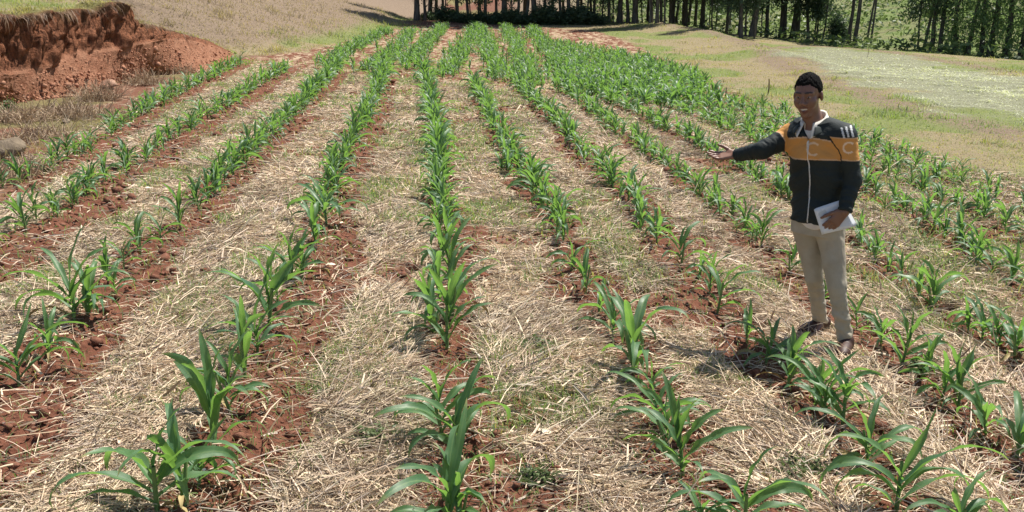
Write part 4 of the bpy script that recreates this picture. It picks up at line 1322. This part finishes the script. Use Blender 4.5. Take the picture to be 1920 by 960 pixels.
# torso table: height, centre, half width, half depth
tz = np.array([J['pel'][2] - .06, J['pel'][2], J['waist'][2], (J['waist'][2] + J['chest'][2]) / 2, J['chest'][2], J['top'][2] - .02, J['top'][2] + .03])
tcx = np.array([J['pel'][0], J['pel'][0], J['waist'][0], (J['waist'][0] + J['chest'][0]) / 2, J['chest'][0], J['top'][0], J['neck'][0]])
ta = np.array([.148, .150, .138, .150, .170, .160, .085])
tb = np.array([.105, .108, .100, .110, .120, .095, .060])
def loft(P, grow=0.0, zlo=None, zhi=None, fold=None, flare=None):
    z = P[..., 2]
    cx = np.interp(z, tz, tcx); a = np.interp(z, tz, ta) + grow; b = np.interp(z, tz, tb) + grow
    if flare is not None: a = a + flare(z); b = b + flare(z)
    q = P.copy(); q[..., 0] -= cx
    u = q[..., 0] * RT[0, 0] + q[..., 1] * RT[1, 0]; v = q[..., 0] * RT[0, 1] + q[..., 1] * RT[1, 1]
    rr = ((np.abs(u) / a) ** 2.4 + (np.abs(v) / b) ** 2.4) ** (1 / 2.4)
    d = (rr - 1) * np.minimum(a, b) * .95
    if fold is not None: d = d + np.minimum(fold(u, v, z), .011)
    d = np.maximum(d, (tz[0] if zlo is None else zlo) - z)
    d = np.maximum(d, z - (tz[-1] if zhi is None else zhi))
    return d
TLO = np.array([J['pel'][0] - .3, -.3, .7]); THI = np.array([J['pel'][0] + .3, .3, 1.6])

def hand(fd, wrist, d, nrm, lat, curl, k=.006, spread=.06, thumb=(.75, .65, .15), sc=1.0):
    d = np.array(d, float); d /= np.linalg.norm(d)
    nrm = np.array(nrm, float); nrm -= d * (nrm @ d); nrm /= np.linalg.norm(nrm)
    lat = np.array(lat, float); lat -= d * (lat @ d); lat -= nrm * (lat @ nrm); lat /= np.linalg.norm(lat)
    w = np.array(wrist, float)
    Rm = np.stack([d, lat, nrm], 1)
    for f in (-.027, -.009, .009, .027):      # metacarpals make the palm
        fd.cap(w + d * .008 + lat * f * .55, w + d * .088 * sc + lat * f * sc, .0145, .0125, .012)
    fd.ell(w + d * .030 + lat * .028 + nrm * .006, np.array([.034, .017, .016]), Rm, .010)
    for i, (f, L) in enumerate(((.029, .074), (.010, .083), (-.009, .077), (-.027, .060))):
        p = w + d * (.088 - .004 * abs(i - 1)) * sc + lat * f * sc
        ang = curl[i]; a = ang * .5
        dd = d + lat * spread * (f / .02); dd /= np.linalg.norm(dd)
        for ph, (fr, r0, r1) in enumerate(((.46, .0098, .0088), (.31, .0088, .0080), (.23, .0080, .0066))):
            e = dd * math.cos(a) + nrm * math.sin(a)
            q = p + e * L * fr * sc
            fd.cap(p, q, r0, r1, k)
            p = q; a += ang
    t = d * thumb[0] + lat * thumb[1] + nrm * thumb[2]; t /= np.linalg.norm(t)
    p = w + d * .022 + lat * .030
    q = p + t * .042; fd.cap(p, q, .0145, .0112, .008)
    t2 = t + d * .35 + nrm * .1; t2 /= np.linalg.norm(t2)
    r = q + t2 * .036; fd.cap(q, r, .0112, .0098, k)
    t3 = t2 + d * .3; t3 /= np.linalg.norm(t3)
    fd.cap(r, r + t3 * .028, .0098, .0075, k)

HY, HP = math.radians(-15), math.radians(9)
fw = np.array([math.sin(HY), -math.cos(HY), 0]) * math.cos(HP) + np.array([0, 0, -math.sin(HP)])
rt = np.array([math.cos(HY), math.sin(HY), 0])
rt = rt + np.array([0, 0, .06]); rt /= np.linalg.norm(rt)
upv = np.cross(rt, -fw); upv = -np.cross(fw, -rt) if upv[2] < 0 else upv
if upv[2] < 0: upv = -upv
HR = np.stack([rt, fw, upv], 1)               # local axes: across, forward, up
HC = J['head']
def hp(a, f, u): return HC + HR @ np.array([a, f, u])

def person():
    lo = np.array([-1.05, -.42, -.06]); hi = np.array([.36, .52, 1.92])
    B = Field(lo, hi, .0042)
    B.add(lambda P: loft(P), TLO, THI, .02)
    B.cap(J['top'] + [-.10, .03, .0], J['shR'], .060, .056, .04); B.cap(J['top'] + [.10, -.04, .0], J['shL'], .060, .058, .04)
    B.cap(J['shR'], J['elR'], .050, .038, .03); B.cap(J['elR'], J['wrR'], .038, .027, .015)
    B.cap(J['shL'], J['elL'], .050, .038, .03); B.cap(J['elL'], J['wrL'], .038, .027, .015)
    for s in 'RL':
        B.cap(J['hip' + s], J['kn' + s], .078, .048, .02); B.cap(J['kn' + s], J['an' + s], .048, .034, .015)
        B.cap(J['an' + s], J['an' + s] + np.array([-.02, -.10, -.05]), .036, .026, .02)
    # neck and head
    B.cap(J['neck'] + [0, 0, -.02], hp(0, -.015, -.07), .060, .054, .03)
    B.ell(hp(0, -.010, .030), (.074, .094, .090), HR, .02)
    B.ell(hp(0, .022, -.050), (.055, .066, .066), HR, .03)
    B.ell(hp(0, .062, -.107), (.024, .022, .017), HR, .025)
    for s in (-1, 1):
        B.ell(hp(s * .042, .055, -.024), (.024, .025, .022), HR, .03)
        B.cap(hp(s * .012, .080, .030), hp(s * .046, .066, .027), .009, .008, .018)
        B.ell(hp(s * .033, .092, .006), (.016, .011, .009), HR, .012, sub=True)
        B.ell(hp(s * .032, .072, .006), (.013, .013, .012), HR, .004)
        B.ell(hp(s * .078, -.012, -.006), (.011, .020, .031), HR @ rotz(s * -.35), .006)
        B.ell(hp(s * .015, .093, -.032), (.011, .012, .009), HR, .008)
    B.cap(hp(0, .082, .018), hp(0, .104, -.026), .009, .0135, .012)
    for s in (-1, 1):
        B.cap(hp(0, .082, -.058), hp(s * .030, .066, -.052), .0085, .006, .008)
        B.cap(hp(0, .080, -.080), hp(s * .028, .066, -.060), .0105, .006, .008)
        B.ell(hp(s * .042, .058, -.044), (.012, .018, .014), HR, .02)
    B.ell(hp(0, .092, -.066), (.024, .010, .0065), HR, .004, sub=True)
    B.ell(hp(0, .078, -.0655), (.022, .009, .0058), HR, .002)
    # hands
    hand(B, J['wrR'], (-1, -.10, -.10), (.05, -.50, .87), (.0, 1, .30), (.20, .22, .26, .32), thumb=(.80, .45, .45), sc=1.08)
    hand(B, J['wrL'], (-.62, -.06, -.78), (-.10, 1, .10), (-.78, 0, .62), (.24, .28, .32, .38), spread=.02, thumb=(.85, .45, .15))
    V, Q = B.surface()
    Pn = (V - HC) @ HR
    col = np.tile(np.array([[0.175, 0.088, 0.058]]), (len(V), 1))
    col *= (0.9 + 0.2 * fbm(V[:, 0] * 30 + V[:, 2] * 17, V[:, 1] * 30, 811, 3))[:, None]
    palm = (V[:, 0] < J['wrR'][0] + .01) & (V[:, 2] > .9)
    col[palm] = np.array([0.21, 0.105, 0.068])
    def near(c, r): return np.linalg.norm((Pn - np.array(c)) / np.array(r), axis=1) < 1
    for s in (-1, 1):
        col[near((s * .032, .085, .0055), (.011, .014, .0042))] = (.30, .26, .23)
        col[near((s * .031, .086, .0055), (.0055, .014, .0055))] = (.012, .008, .006)
        col[near((s * .030, .080, .035), (.024, .03, .0055))] = (.02, .012, .01)
    lips = near((0, .082, -.056), (.031, .022, .008)) | near((0, .082, -.079), (.026, .02, .010))
    col[lips] = (0.115, 0.042, 0.034)
    teeth = near((0, .084, -.066), (.0215, .014, .0055))
    col[teeth] = (.50, .46, .41)
    me = make_mesh("person", V, quads=Q); add_col(me, "col", col)
    man = link("person", me, vcol_mat("brown_skin", .42, .5))
    man.location = G0; man.rotation_euler = (0, 0, -AL)
    tag(man, "smiling man in dark jacket with orange chest band pointing over the maize", "person")

    # hair
    H = Field(HC - .16, HC + .17, .0036)
    H.ell(hp(0, -.014, .036), (.0795, .099, .100), HR, .001)
    n = H.ax
    PG = np.stack(np.meshgrid(*n, indexing='ij'), -1)
    L = (PG - HC) @ HR
    curl_ = (np.sin(L[..., 0] * 330 + 3 * np.sin(L[..., 2] * 160)) * np.sin(L[..., 1] * 310 + 2 * np.sin(L[..., 0] * 190)) * np.sin(L[..., 2] * 320 + 1.5)) * .0045
    curl2 = np.sin(L[..., 0] * 120 + 1) * np.sin(L[..., 1] * 130) * np.sin(L[..., 2] * 110 + 2) * .003
    line = np.interp(L[..., 1], [-.12, -.05, -.025, .015, .03, .05, .075, .10], [-.075, -.06, -.005, .005, .045, .062, .070, .076])
    line = line + .004 * np.sin(L[..., 0] * 90)
    H.F = np.maximum(H.F + curl_ + curl2 + .011 * np.exp(-np.maximum(L[..., 2] - line, 0) / .010), (line - L[..., 2]) * .8).astype(np.float32)
    V, Q = H.surface()
    hm = make_mesh("hair", V, quads=Q)
    ho = link("hair", hm, simple_mat("black_curls", (0.004, 0.004, 0.004), (0.012, 0.011, 0.010), 160, .95, .12, 1.0, 300, .006, obj=True), man)

    # shirt, seen at the neck and below the jacket's hem
    S = Field(TLO, THI, .005)
    S.add(lambda P: loft(P, .004, tz[0] + .015, J['top'][2] + .005), TLO, THI, .004)
    hz = J['pel'][2] - .012
    def tail(P):
        q = P.copy(); q[..., 0] -= np.interp(P[..., 2], tz, tcx)
        u = q[..., 0] * RT[0, 0] + q[..., 1] * RT[1, 0]; v = q[..., 0] * RT[0, 1] + q[..., 1] * RT[1, 1]
        return np.maximum(np.maximum(loft(P, .020, hz - .034 + .0, hz + .05), v), np.maximum(np.abs(u - .03) - .085, (hz - .034 + 5.0 * (u - .03) ** 2) - P[..., 2]))
    S.add(tail, TLO, THI, .003)
    V, Q = S.surface()
    so = link("shirt", make_mesh("shirt", V, quads=Q), simple_mat("cream_shirt", (0.60, 0.54, 0.47), (0.72, 0.67, 0.60), 14, .85, .2, obj=True), man)

    # jacket
    K = Field(np.array([-.86, -.42, .70]), np.array([.36, .40, 1.62]), .0046)
    hem = J['pel'][2] - .012
    def tfold(u, v, z):
        return .0045 * np.sin(z * 38 + u * 9 + 2 * np.sin(u * 14)) * np.clip((1.25 - z) * 3, .25, 1) * .6 + .045 * (fbm(z * 13 + 6 * np.abs(u), u * 7 - z * 4, 881, 4) - .5) + .003 * np.sin(z * 21 - u * 24 + v * 18)
    K.add(lambda P: loft(P, .024, hem, J['top'][2] + .035, tfold, lambda z: .008 * np.exp(-((z - (hem + .10)) / .06) ** 2)), TLO, THI, .02)
    shR2 = J['shR'] + [.0, 0, .0]; shL2 = J['shL']
    K.cap(J['top'] + [-.07, .03, .012], shR2, .066, .078, .05); K.cap(J['top'] + [.07, -.04, .012], shL2, .066, .078, .05)
    def sleeve(a, b, ra, rb, fr, amp, ph):
        a = np.array(a); b = np.array(b); r = max(ra, rb) + amp
        def fn(P):
            ba = b - a; t = np.clip(((P - a) @ ba) / (ba @ ba), 0, 1)
            q = P - a - t[..., None] * ba
            return np.linalg.norm(q, axis=-1) - (ra + (rb - ra) * t) + amp * 3.4 * (fbm(t * fr * .45 + 20 * (q[..., 2] - q[..., 1]) * .5 + ph * 3, 14 * (q[..., 2] + q[..., 1]), 871, 3) - .5)
        K.add(fn, np.minimum(a, b) - r, np.maximum(a, b) + r, .014)
    sleeve(shR2, J['elR'], .074, .056, 17, .005, 0); sleeve(J['elR'], J['wrR'] + (J['elR'] - J['wrR']) * .02, .055, .040, 22, .004, 1)
    sleeve(shL2, J['elL'], .072, .054, 16, .004, 2); sleeve(J['elL'], J['wrL'] + (J['elL'] - J['wrL']) * .03, .053, .042, 20, .004, 3)
    # cuffs end square, neck stays open in a V
    for w_, e_ in ((J['wrR'], J['elR']), (J['wrL'], J['elL'])):
        dd = (w_ - e_) / np.linalg.norm(w_ - e_)
        K.cut(lambda P, w_=w_, dd=dd: np.maximum(-((P - w_) @ dd) + .0, np.linalg.norm(P - w_, axis=-1) - .10), w_ - .11, w_ + .11, .004)
    vt = J['top'].copy(); VF = RT @ np.array([0, -1.0, 0])
    def vneck(P):
        q = P.copy(); q[..., 0] -= np.interp(P[..., 2], tz, tcx)
        u = q[..., 0] * RT[0, 0] + q[..., 1] * RT[1, 0]; v = q[..., 0] * RT[0, 1] + q[..., 1] * RT[1, 1]
        zt = vt[2] - .055
        return np.maximum(np.maximum(np.abs(u) - .60 * (P[..., 2] - zt), v + .0), zt - P[..., 2])
    K.cut(vneck, vt - [.15, .2, .1], vt + [.15, .2, .12], .008)
    K.cut(lambda P: np.linalg.norm((P - J['neck'] - [0, 0, .02]) * [1, 1, .5], axis=-1) - .066, J['neck'] - .13, J['neck'] + .15, .008)
    V, Q = K.surface()
    # colour blocks
    dark = np.array([0.016, 0.023, 0.023]); orange = np.array([0.54, 0.265, 0.075]); edge = np.array([0.55, 0.36, 0.22]); white = np.array([.56, .57, .56])
    col = np.tile(dark, (len(V), 1)) * (0.85 + .3 * fbm(V[:, 0] * 12, V[:, 2] * 12, 821, 3))[:, None]
    q = V.copy(); q[:, 0] -= np.interp(V[:, 2], tz, tcx)
    u = q[:, 0] * RT[0, 0] + q[:, 1] * RT[1, 0]; v = q[:, 0] * RT[0, 1] + q[:, 1] * RT[1, 1]
    def axis_t(a, b):
        ba = b - a; t = ((V - a) @ ba) / (ba @ ba); tc = np.clip(t, 0, 1)
        return t, np.linalg.norm(V - a - tc[:, None] * ba, axis=1)
    tr_, dr_ = axis_t(shR2, J['elR']); tl_, dl_ = axis_t(shL2, J['elL']); tl2, dl2 = axis_t(J['elL'], J['wrL'])
    tor = ((np.abs(u) / np.interp(V[:, 2], tz, ta + .024)) ** 2.4 + (np.abs(v) / np.interp(V[:, 2], tz, tb + .024)) ** 2.4) ** (1 / 2.4)
    armR = (tr_ > .02) & (dr_ < .095) & (tor > 1.10); armL = ((dl_ < .092) & (tor > 1.06) & (tl_ > -.4)) | ((dl2 < .08) & (tor > 1.06))
    zT, zB = pp(1520, 260, -.12)[2], pp(1520, 297, -.12)[2]
    ztop = zT - .022 * np.clip((np.abs(u - .02) / .16) ** 2, 0, 1); zbot = zB + .006 * np.sin(u * 14)
    tb_ = (tor < 1.2) & (~armR) & (~armL) & (V[:, 2] < ztop) & (V[:, 2] > zbot) & (v < .06)
    tbe = (tor < 1.2) & (~armR) & (~armL) & (V[:, 2] < ztop + .008) & (V[:, 2] > zbot - .008) & (v < .06)
    col[tbe] = edge; col[tb_] = orange
    col[armR & (tr_ < .40) & (tr_ > .0)] = edge; col[armR & (tr_ < .37) & (tr_ > .0)] = orange
    mR = (~armR) & (u < -.12) & (V[:, 2] > zbot) & (V[:, 2] < zT + .065) & (dr_ < .10) & (tr_ < .4)
    col[mR] = edge; mR2 = mR & (u < -.130); col[mR2] = orange
    zlT, zlB = pp(1597, 258, -.10)[2], pp(1597, 297, -.10)[2]
    bl = armL & (V[:, 2] < zlT) & (V[:, 2] > zlB - .05 * (u - .2)); ble = armL & (V[:, 2] < zlT + .007) & (V[:, 2] > zlB - .007 - .05 * (u - .2))
    col[ble] = edge; col[bl] = orange
    seam = (np.abs(tor - 1.06) < .02) & (dl_ < .10) & (V[:, 2] < zlT + .1) & (V[:, 2] > zB - .02)
    col[seam] = dark * .6
    # ring-shaped letters in pale outline on chest and sleeve, three bars on the shoulder
    pc = pp(1525, 279, -.13)
    rr = np.hypot((V[:, 0] - pc[0]) * 1.0, V[:, 2] - pc[2]); an = np.arctan2(V[:, 2] - pc[2], V[:, 0] - pc[0])
    col[(np.abs(rr - .036) < .0058) & (np.abs(an) > .75) & (v < 0) & (~armR) & (~armL)] = (.66, .47, .30)
    ps = pp(1592, 275, -.12)
    rr = np.hypot(V[:, 0] - ps[0], V[:, 2] - ps[2]); an = np.arctan2(V[:, 2] - ps[2], V[:, 0] - ps[0])
    col[(np.abs(rr - .031) < .0056) & (np.abs(an) > .8) & armL & (V[:, 1] < J['shL'][1] + .02)] = (.72, .55, .40)
    for i, px in enumerate((1578, 1586.5, 1595)):
        a = pp(px, 238 + i * -1.5, -.13); b = pp(px + 5, 257, -.15)
        t = np.clip((V[:, 2] - a[2]) / (b[2] - a[2]), -.2, 1.2)
        xx = a[0] + (b[0] - a[0]) * t
        col[(np.abs(V[:, 0] - xx) < .0056) & (t > 0) & (t < 1) & (V[:, 1] < J['shL'][1] + .03)] = white
    me = make_mesh("jacket", V, quads=Q); add_col(me, "col", col)
    jo = link("jacket", me, vcol_mat("jacket_cloth", .72, .25, bump=.5, bscale=120, bdist=.004), man)

    # zip down the front
    zp = []
    for z in np.linspace(hem + .01, vt[2] - .058, 50):
        cx = np.interp(z, tz, tcx)
        s = np.linspace(-.26, 0, 200)
        off = .004 * math.sin(z * 30)
        L3 = np.stack([cx + RT[0, 0] * off + RT[0, 1] * s, RT[1, 0] * off + RT[1, 1] * s, np.full(200, z)], 1)
        f = K.sample(L3); i = int(np.argmax(f < 0))
        zp.append(L3[i] if f[i] < 0 else L3[100])
    zp = np.array(zp)
    zp = np.stack([np.median(zp[np.clip(np.arange(i - 3, i + 4), 0, len(zp) - 1)], axis=0) for i in range(len(zp))])
    zp[:, 2] = np.linspace(zp[0, 2], zp[-1, 2], len(zp)); zp[1:-1] = (zp[:-2] + zp[1:-1] + zp[2:]) / 3
    Vz, Qz = tube_geo(zp, np.full(len(zp), .0042), 6)
    zo = link("zip", make_mesh("zip", Vz, quads=Qz), simple_mat("zip_metal", (0.50, 0.50, 0.48), (0.68, 0.68, 0.66), 90, .4, .5, obj=True), man)
    e = zp[-1]
    Vz, Qz = tube_geo(np.stack([e + VF * .006, e + VF * .010 + [0, 0, -.012], e + VF * .010 + [0, 0, -.034], e + VF * .008 + [0, 0, -.036]]), [.004, .007, .006, .001], 6)
    link("zip_pull", make_mesh("zip_pull", Vz, quads=Qz), bpy.data.materials["zip_metal"], man)

    # collars: inner shirt collar, outer jacket collar
    def collar(name, r_in, r_out, hback, hfront, drop, open_, mat, tipdrop):
        ph = np.linspace(open_, 2 * math.pi - open_, 60)
        nb = J['neck'] + np.array([.0, .005, .0])
        rows = []
        for k, (rr_, zz) in enumerate(((r_out + .004, -drop), (r_out, -drop * .4), (r_in + .010, .6), (r_in, 1.0), (r_in - .006, .85), (r_in - .008, -.3))):
            pts = []
            for p in ph:
                front = .5 + .5 * math.cos(p)                     # 1 at the throat
                h = hback * (1 - front) + hfront * front
                tip = max(0, 1 - min(p - open_, 2 * math.pi - open_ - p) / .55)
                z = zz * h if zz > 0 else zz * (.03) - (tipdrop * tip if k < 2 else 0)
                z -= .055 * front ** 1.3
                x_, y_ = math.sin(p) * rr_ * 1.05, -math.cos(p) * (rr_ + .012 * front + (.018 * tip if k < 2 else 0))
                w = rotz(TY) @ np.array([x_, y_, 0])
                pts.append(nb + w + [0, 0, z])
            rows.append(pts)
        A = np.array(rows); nr_, nc_ = A.shape[:2]
        i = np.arange(nr_ - 1)[:, None] * nc_; j = np.arange(nc_ - 1)[None]
        Q_ = np.stack([i + j, i + j + 1, i + nc_ + j + 1, i + nc_ + j], -1).reshape(-1, 4)
        o = link(name, make_mesh(name, A.reshape(-1, 3), quads=Q_), mat, man)
        md = o.modifiers.new("thick", 'SOLIDIFY'); md.thickness = .004; md.offset = 0
        return o
    t = NT("checked_collar")
    wv = t.n("ShaderNodeTexWave"); wv.inputs["Scale"].default_value = 42; wv.inputs["Distortion"].default_value = 1.5; t.l(t.objco(), wv.inputs[0])
    cm = t.finish(t.principled(t.mix(wv.outputs["Fac"], (.72, .69, .62), (.52, .49, .43)), .85, .2).outputs[0])
    collar("shirt_collar", .066, .100, .058, .042, .5, .40, cm, .030)
    collar("jacket_collar", .088, .112, .030, .018, .5, .55, simple_mat("collar_cloth", (0.026, 0.034, 0.032), (0.05, 0.06, 0.056), 30, .8, .2, obj=True), .016)

    # trousers
    Tt = Field(np.array([-.45, -.36, -.02]), np.array([.36, .46, 1.06]), .0048)
    Tt.add(lambda P: loft(P, .013, J['pel'][2] - .09, J['pel'][2] + .03), TLO, THI, .03)
    def leg(a, b, ra, rb, fr, amp, ph, k=.03):
        a = np.array(a); b = np.array(b); r = max(ra, rb) + amp
        def fn(P):
            ba = b - a; t = np.clip(((P - a) @ ba) / (ba @ ba), 0, 1)
            q = P - a - t[..., None] * ba
            an_ = np.arctan2(q[..., 1], q[..., 0]); w = amp * 3.2 * (fbm(t * fr * .42 + .55 * np.cos(an_ + ph) + ph * 3, np.cos(an_) * .8 + np.sin(an_) * .8 + ph, 861, 3) - .5)
            return np.linalg.norm(q, axis=-1) - (ra + (rb - ra) * t) + w
        Tt.add(fn, np.minimum(a, b) - r, np.maximum(a, b) + r, k)
    for s, ph in (('R', 0.4), ('L', 2.0)):
        cf = J['an' + s] + np.array([0, 0, -.02])
        crotch = (J['hipR'] + J['hipL']) / 2
        hipc = J['hip' + s] * .85 + crotch * .15
        leg(hipc + [0, 0, .02], J['kn' + s], .092, .057, 9, .0050, ph, .016)
        leg(J['kn' + s], cf, .056, .045, 24, .0065, ph + 1, .014)
        Tt.cut(lambda P, cf=cf: np.maximum(P[..., 2] - (cf[2] - .005), np.linalg.norm((P - cf) * [1, 1, .8], axis=-1) - .12), cf - .13, cf + .13, .004)
    V, Q = Tt.surface()
    link("trousers", make_mesh("trousers", V, quads=Q), simple_mat("khaki_cloth", (0.33, 0.29, 0.22), (0.42, 0.375, 0.295), 9, .85, .2, .35, 90, .004, obj=True), man)

    # shoes
    shoe_m = simple_mat("brown_leather", (0.035, 0.014, 0.010), (0.065, 0.028, 0.019), 25, .55, .4, .3, 60, .004, obj=True)
    sole_m = simple_mat("shoe_sole", (0.05, 0.035, 0.028), (0.10, 0.07, 0.055), 25, .8, .2, obj=True)
    for s, dr in (('R', (-.62, -.78)), ('L', (-.10, -.99))):
        an = J['an' + s]; d = np.array([dr[0], dr[1], 0]); d /= np.linalg.norm(d); l = np.array([-d[1], d[0], 0])
        wx, wy = (G0 + AXR * an[0] + AXA * an[1])[:2]
        gz = float(full_z(wx, wy)[0]) - GZ + .004
        Rm = np.stack([d, l, [0, 0, 1]], 1)
        b0 = np.array([an[0], an[1], gz])
        Sh = Field(b0 - [.30, .30, .03], b0 + [.30, .30, .20], .0042)
        Sh.ell(b0 - d * .035 + [0, 0, .045], (.050, .040, .042), Rm, .02)
        Sh.ell(b0 + d * .075 + [0, 0, .038], (.095, .044, .034), Rm, .025)
        Sh.ell(b0 + d * .145 + [0, 0, .030], (.055, .040, .026), Rm, .02)
        Sh.cap(b0 + d * .01 + [0, 0, .06], an + np.array([0, 0, -.02]), .047, .046, .02)
        Sh.cut(lambda P: P[..., 2] - gz - .014, b0 - .3, b0 + .3, .003)
        V, Q = Sh.surface()
        so_ = link("shoe", make_mesh("shoe", V, quads=Q), shoe_m, man)
        th = np.linspace(0, 2 * math.pi, 40, endpoint=False)
        cx_ = .055 + .145 * np.cos(th); cy_ = (.047 - .006 * np.cos(2 * th)) * np.sin(th) * (1 + .08 * np.cos(th))
        ring = b0[None] + d[None] * cx_[:, None] + l[None] * cy_[:, None]
        Vs = np.concatenate([ring + [0, 0, -.006], ring + [0, 0, .018], [b0 + d * .055 + [0, 0, -.006]], [b0 + d * .055 + [0, 0, .018]]])
        k = np.arange(40); k2 = (k + 1) % 40
        link("sole", make_mesh("sole", Vs, quads=np.stack([k, k2, 40 + k2, 40 + k], 1), tris=np.concatenate([np.stack([k2, k, np.full(40, 80)], 1), np.stack([40 + k, 40 + k2, np.full(40, 81)], 1)]), smooth=False), sole_m, so_)

    # folded papers in the left hand
    yb = J['wrL'][1] + .012
    cs = [pp(1526, 393, yb - .01), pp(1577, 376, yb + .03), pp(1603, 424, yb + .03), pp(1541, 440, yb - .02)]
    Vp, Qp = [], []
    nn = np.cross(cs[1] - cs[0], cs[3] - cs[0]); nn /= np.linalg.norm(nn)
    if nn[1] > 0: nn = -nn
    o = 0; N = 9
    for layer in range(4):
        uu, vv = np.meshgrid(np.linspace(0, 1, N), np.linspace(0, 1, N), indexing='ij')
        P = (cs[0] * ((1 - uu) * (1 - vv))[..., None] + cs[1] * (uu * (1 - vv))[..., None] + cs[2] * (uu * vv)[..., None] + cs[3] * ((1 - uu) * vv)[..., None])
        P = P + nn * (-.0022 * layer + .010 * np.sin(uu * 2.6 + layer * .15) * vv)[..., None] + (np.array([.004, 0, .003]) * layer)
        Vp.append(P.reshape(-1, 3))
        i = np.arange(N - 1)[:, None] * N; j = np.arange(N - 1)[None]
        Qp.append(np.stack([i + j, i + j + 1, i + N + j + 1, i + N + j], -1).reshape(-1, 4) + o); o += N * N
    t = NT("white_paper")
    P_ = t.objco()
    ctr = cs[0] * .62 + cs[1] * .18 + cs[3] * .20 + (cs[2] - cs[0]) * .06
    vd = t.n("ShaderNodeVectorMath"); vd.operation = 'DISTANCE'; t.l(P_, vd.inputs[0]); vd.inputs[1].default_value = tuple(ctr)
    bl = t.mapr(t.math('ADD', vd.outputs["Value"], t.math('MULTIPLY', t.noise(P_, 60, 3), .03)), .035, .045, .55, 0)
    pm = t.finish(t.principled(t.mix(bl, (.66, .68, .70), (.36, .39, .38)), .6, .3).outputs[0])
    po = link("paper_booklet", make_mesh("paper_booklet", np.concatenate(Vp), quads=np.concatenate(Qp)), pm)
    md = po.modifiers.new("thick", 'SOLIDIFY'); md.thickness = .0012
    po.location = G0; po.rotation_euler = (0, 0, -AL)
    tag(po, "white paper booklet held at the man's hip in his lowered hand", "papers")
person()
